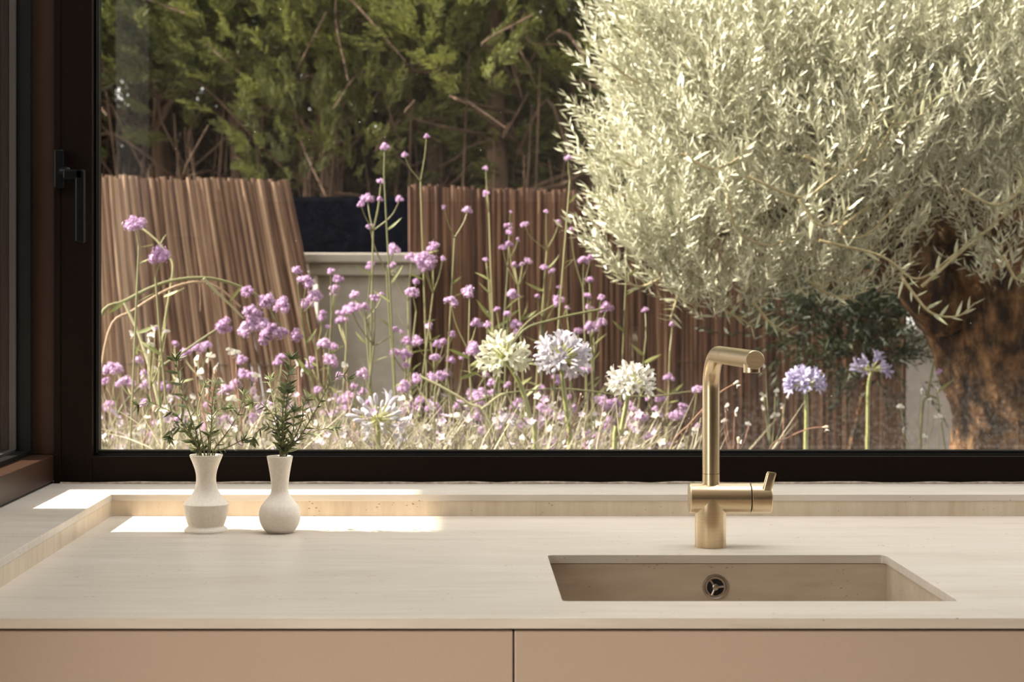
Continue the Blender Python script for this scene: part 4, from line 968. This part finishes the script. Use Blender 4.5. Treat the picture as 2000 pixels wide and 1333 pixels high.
# ------------------------------------------------------------------ agapanthus
def ag_floret(mat, seed, openness=.45):
    r = random.Random(seed); m = MB(); m.cur = 1
    m.tube([(0, 0, 0), (0, .01, .3), (0, 0, .58)], [.018, .016, .03], 5); m.cur = 0
    for k in range(6):
        a = k * math.pi / 3 + r.uniform(-.1, .1); d = Vector((math.cos(a), math.sin(a), 0)); s_ = Vector((-d.y, d.x, 0)); b = len(m.v)
        for t, rr, wd in ((0, .03, .02), (.35, .055, .045), (.7, .09 + .08 * openness, .07), (.92, .14 + .24 * openness, .055), (1.0, .17 + .36 * openness, .015)):
            c = d * rr + Vector((0, 0, .56 + .44 * t - (.05 * openness if t == 1 else 0)))
            m.v += [tuple(c - s_ * wd), tuple(c + d * .01), tuple(c + s_ * wd)]
        for i in range(4):
            q = b + 3 * i; m.face((q, q + 1, q + 4, q + 3)); m.face((q + 1, q + 2, q + 5, q + 4))
    return m.mesh('agapanthus_floret', [mat, M['pedicel']])
def ag_bud(mat):
    m = MB(); m.cur = 1; m.tube([(0, 0, 0), (0, .01, .3), (0, 0, .58)], [.018, .016, .03], 5); m.cur = 0
    m.lathe([(0.02, .56), (.05, .66), (.075, .8), (.06, .93), (0, 1.0)], 8); return m.mesh('agapanthus_bud', [mat, M['pedicel']])
AGM = {}
for key in ('cream', 'pale_lilac', 'white', 'blue'): AGM[key] = [ag_floret(M[key], 1, .3), ag_floret(M[key], 2, .6), ag_bud(M[key])]
def agapanthus(label, cx, cy, r_, D, stem, col, n=34, low=-.35, buds=.3, squash=.85, loose=0.86):
    b = W(stem[-1][0], 900, D); b.z = GZ
    t = thing('agapanthus', label, 'flower', b, 'agapanthus in the flower bed')
    hub = W(cx, cy + r_ * .12, D) - b; P_ = [Vector((0, 0, 0))] + [W(x, y, D) - b for x, y in stem[::-1]] + [hub]
    m = MB(); stalk(t, P_, .0056, .0044, m, 9); m.build('stem', M['agstem'], t); R_ = r_ * D / F
    for i in range(n):
        z = 1 - (1 - low) * (i + .5) / n; a = i * 2.39996 + rng.uniform(-.2, .2); s_ = math.sqrt(max(0, 1 - z * z))
        d = Vector((math.cos(a) * s_, math.sin(a) * s_, z * squash + .05))
        mesh = AGM[col][2] if rng.random() < buds else rng.choice(AGM[col][:2])
        place(mesh, 'floret', t, hub, d, R_ * rng.uniform(loose, 1.08), rng.random() * 6.28)
agapanthus('creamy white agapanthus head, leftmost of the three big white ones', 985, 692, 54, 3.72, [(1016, 752), (1036, 820), (1046, 900)], 'cream', 42, -.75, .35, .85, .72)
agapanthus('lilac tinged white agapanthus head, largest and tallest in the bed', 1096, 692, 60, 3.78, [(1100, 752), (1110, 830), (1113, 900)], 'pale_lilac', 46, -.75, .35, .85, .72)
agapanthus('smaller white agapanthus head alone left of the tap', 1234, 748, 52, 3.62, [(1226, 778), (1212, 850), (1200, 900)], 'white', 30, -.35, .2, .85, .75)
agapanthus('lavender blue agapanthus right of the tap spout', 1572, 748, 41, 4.15, [(1575, 790), (1575, 850), (1574, 900)], 'blue', 36, -.30, .2, .8)
agapanthus('faded lavender agapanthus in shade beside the grey pillar', 1702, 720, 40, 4.75, [(1696, 760), (1695, 850), (1694, 900)], 'blue', 20, -.15, .5, .7)
agapanthus('loose pale agapanthus low before the pale pillar', 738, 812, 64, 3.66, [(739, 870), (740, 920), (742, 960)], 'pale_lilac', 36, -.85, .65, .85, .5)
agapanthus('small half open agapanthus low below the big white ones', 988, 828, 26, 4.15, [(987, 850), (986, 900), (986, 950)], 'pale_lilac', 24, -.2, .4)

# ------------------------------------------------------------------ gaura, small white butterfly flowers
def gaura_flower(seed):
    r = random.Random(seed); m = MB()
    for k in range(4):
        a = [-1.15, -.4, .4, 1.15][k] + r.uniform(-.2, .2) + (0 if seed % 2 else 1.57 * k); d = Vector((math.sin(a), -.25 + r.uniform(-.2, .2), math.cos(a))).normalized(); s_ = d.cross(Vector((0, 1, 0))).normalized(); b = len(m.v)
        for t, wd in ((.05, .05), (.4, .24), (.75, .36), (1.0, .2)):
            c = d * t + Vector((0, -.15 * t * t, 0)); m.v += [tuple(c - s_ * wd), tuple(c + Vector((0, .05, 0))), tuple(c + s_ * wd)]
        for i in range(3):
            q = b + 3 * i; m.face((q, q + 1, q + 4, q + 3)); m.face((q + 1, q + 2, q + 5, q + 4))
    m.cur = 1
    for k in range(4): m.tube([(0, 0, 0), (r.uniform(-.2, .2), -.35, -.1), (r.uniform(-.45, .45), -.6, -.45)], .02, 4)
    return m.mesh('gaura_flower', [M['white'], M['bud']])
GAU = [gaura_flower(i) for i in range(4)]
BUD = MB().lathe([(0, -.6), (.16, -.45), (.2, 0), (.34, .35), (.30, .75), (0, 1)], 9).mesh('gaura_bud', M['bud'])
white = '''262 655 9;303 646 10;291 657 8;294 677 8;288 689 6;325 650 6;379 704 9;408 698 9;417 722 8;388 731 9;304 720 6;343 748 8;275 740 6;449 685 6;460 692 9;583 713 10;588 726 8;421 716 7;502 737 8;676 716 8;436 746 8;452 782 10;408 767 10;382 779 11;392 855 9;408 863 8;275 838 8;275 852 7;331 777 5;460 866 8;261 863 6;336 870 8;257 850 6;496 834 11;632 834 8;513 868 11;521 799 9;562 807 7;620 872 6;630 868 6;673 866 6;703 772 7;782 782 8;806 779 8;791 790 7;786 845 4;763 846 5;893 816 8;830 837 7;869 833 7;881 860 8;826 868 9;922 858 8;673 838 6;1018 795 7;1037 835 10;1083 842 10;1142 844 9;1150 868 9;1105 869 7;1017 858 7;1179 846 8;922 868 7;1416 795 8;1435 804 7;1413 824 6;1492 774 7;1514 766 6;1494 800 8;1512 815 9;1463 831 6;1535 777 6;1529 793 5;1495 717 7;1354 842 8;1332 874 8;1759 797 6;1797 764 5;1833 761 5;1815 782 4;1834 817 7;1808 855 6;1762 840 5'''
white = [tuple(map(float, q.split())) for q in white.split(';')]
left_ = sorted(white, key=lambda q: q[0]); gp = []
while left_:
    h0 = left_.pop(0); g = [h0]
    for q in sorted(left_, key=lambda q: abs(q[0] - h0[0]) + .6 * abs(q[1] - h0[1])):
        if len(g) >= 6: break
        if abs(q[0] - h0[0]) < 75 and abs(q[1] - h0[1]) < 75: g.append(q)
    for q in g[1:]: left_.remove(q)
    gp.append(g)
ZG = {}
for g in gp: ZG.setdefault(zone(sum(q[0] for q in g) / len(g)), []).append((sum(q[0] for q in g) / len(g), g))
for zn, lst in ZG.items():
    lst.sort(key=lambda q: q[0])
    for i, (mx, g) in enumerate(lst):
        lab = f'white gaura with {NUM[len(g)]} small butterfly flower{"s" if len(g) > 1 else ""} {zn}'
        if len(lst) > 1: lab += f', {ORD[i]} from the left'
        D = rng.uniform(3.7, 4.2) if mx < 1300 else rng.uniform(4.0, 4.6)
        b = W(mx + rng.uniform(-30, 30), 900, D); b.z = GZ; t = thing('gaura_plant', lab, 'flower', b, 'white gaura in the flower bed')
        m = MB(); fork = W(mx, max(q[1] for q in g) + 70, D) - b; stalk(t, [Vector((0, 0, 0)), fork * .5 + Vector((rng.uniform(-.04, .04), 0, 0)), fork], .0024, .0018, m, 5)
        for x, y, r_ in g:
            p = W(x, y, D + rng.uniform(-.04, .04)) - b; d = p - fork
            stalk(t, [fork, fork + d * .5 + Vector((d.x * .15, 0, 0)), p], .0014, .0009, m, 4)
            place(rng.choice(GAU), 'flower', t, p, Vector((rng.uniform(-.3, .3), rng.uniform(-.3, .2), 1)), r_ * D / F * 1.4, rng.uniform(-.6, .6))
        m.build('stem', M['red_stem'] if rng.random() < .4 else M['stem'], t)
def gaura_wand(label, D, pts, bud):
    b = W(pts[0][0], 900, D); b.z = GZ; t = thing('gaura_wand', label, 'flower', b, 'red gaura wands')
    m = MB(); stalk(t, [W(x, y, D) - b for x, y in pts], .0018, .0012, m, 6); m.build('stem', M['red_stem'], t)
    d = W(*pts[-1], D) - W(*pts[-2], D)
    place(BUD, 'bud', t, W(*pts[-1], D) - b, d, bud * D / F)
    place(GAU[1], 'flower', t, W(pts[-1][0] + 3, pts[-1][1] + 4, D - .01) - b, d, bud * .8 * D / F)
gaura_wand('red gaura wand ending in a pale bud beside the tap neck', 3.75, [(1290, 1050), (1310, 880), (1350, 825), (1400, 772), (1436, 749)], 9)
gaura_wand('red gaura wand arching right to a bud right of the tap', 3.75, [(1480, 1050), (1500, 885), (1540, 855), (1580, 838), (1610, 835)], 9)
gaura_wand('short gaura wand with a seed pod low right of the tap neck', 3.7, [(1440, 1050), (1441, 900), (1442, 862)], 9)
gaura_wand('red gaura wand rising beside the largest agapanthus stem', 3.7, [(1090, 1050), (1102, 880), (1122, 820), (1134, 772)], 4)
gaura_wand('red gaura wand left of the shouldered vase', 3.7, [(270, 1050), (276, 885), (290, 845), (300, 800)], 9)
gaura_wand('red gaura wand low left of the tap neck', 3.75, [(1300, 1050), (1320, 880), (1345, 840), (1372, 805)], 7)
t_ = thing('flower_stalk', 'single plain stalk before the pale grey pillar', 'flower', Vector((xat(1790, 4.6), 4.6, GZ)))
m = MB(); stalk(t_, local(t_, [Vector((xat(1790, 4.6), 4.6, GZ)), W(1798, 850, 4.6), W(1812, 770, 4.6), W(1824, 706, 4.6)]), .0045, .003, m, 7); m.build('stem', M['stem'], t_)

# ------------------------------------------------------------------ undergrowth of the bed
r = np.random.RandomState(12)
def blade(seed):
    q = np.random.RandomState(seed); v, f = quads_leaf(np.zeros(3), np.array([q.uniform(-.15, .15), 0, 1.]), 1.0, .014, np.array([0, 1., 0]), q.uniform(-.7, .7), 3)
    return np.array(v), np.array(f), np.zeros(len(v), int)
BLT = [blade(i) for i in range(5)]
n = 5200; D_ = r.uniform(3.5, 4.85, n); px = r.uniform(150, 1250, n)
topy = 800 + r.uniform(-70, 130, n) + np.where(px > 1150, (px - 1150) * .35, 0); X = (px - VX) / F * D_; zt_ = CAMZ - (topy - VY) / F * D_
L = r.uniform(.12, .38, n); P = np.stack([X, D_, zt_ - L], 1)
Dn = np.stack([r.normal(size=n) * 1.3, r.normal(size=n) * .4, np.full(n, .8)], 1)
o = scatter('undergrowth', BLT, P, Dn, L, r.uniform(.1, .9, n), M['under'], None, 13)
tag(o, 'tangle of olive green stems and blades filling the flower bed', 'undergrowth', None, 'stuff')
n = 1300; D_ = r.uniform(3.6, 4.85, n); px = r.uniform(150, 1270, n); X = (px - VX) / F * D_
zlow = CAMZ - (870 - VY) / F * D_; L = np.maximum(zlow - GZ, .1) * r.uniform(.9, 1.1, n)
P = np.stack([X, D_, np.full(n, GZ)], 1); Dn = np.stack([r.normal(size=n) * .10, r.normal(size=n) * .05, np.ones(n)], 1)
o = scatter('grass', BLT, P, Dn, L, r.uniform(.1, .9, n), M['under'], None, 14)
tag(o, 'tall grass standing in the soil under the flowers', 'grass', None, 'stuff')
def petal(seed):
    q = np.random.RandomState(seed); V, Fc = [], []
    for k in range(5):
        a = k * 1.2566 + q.uniform(-.2, .2); v, f = quads_leaf(np.zeros(3), np.array([math.cos(a), math.sin(a), .4]), 1.0, .75, np.array([0, 0, 1.]), -.1, 2)
        Fc += [tuple(len(V) + i for i in ff) for ff in f]; V += v
    return np.array(V), np.array(Fc), np.zeros(len(V), int)
PTT = [petal(i) for i in range(4)]
n = 420; D_ = r.uniform(3.6, 4.9, n); px = r.uniform(190, 1300, n); py = 760 + 120 * r.uniform(0, 1, n) ** .6
py = np.where(px > 1100, np.maximum(py, 810), py)
P = np.stack([(px - VX) / F * D_, D_, CAMZ - (py - VY) / F * D_], 1); Dn = r.normal(size=(n, 3)) * .5 + np.array([0, -.5, .8])
o = scatter('blossoms', PTT, P, Dn, r.uniform(.006, .012, n), r.choice([.1, .2, .8, .95], n), M['blossom'], None, 15)
tag(o, 'tiny white and lilac blossoms sprinkled through the lower flower bed', 'blossoms', None, 'stuff')
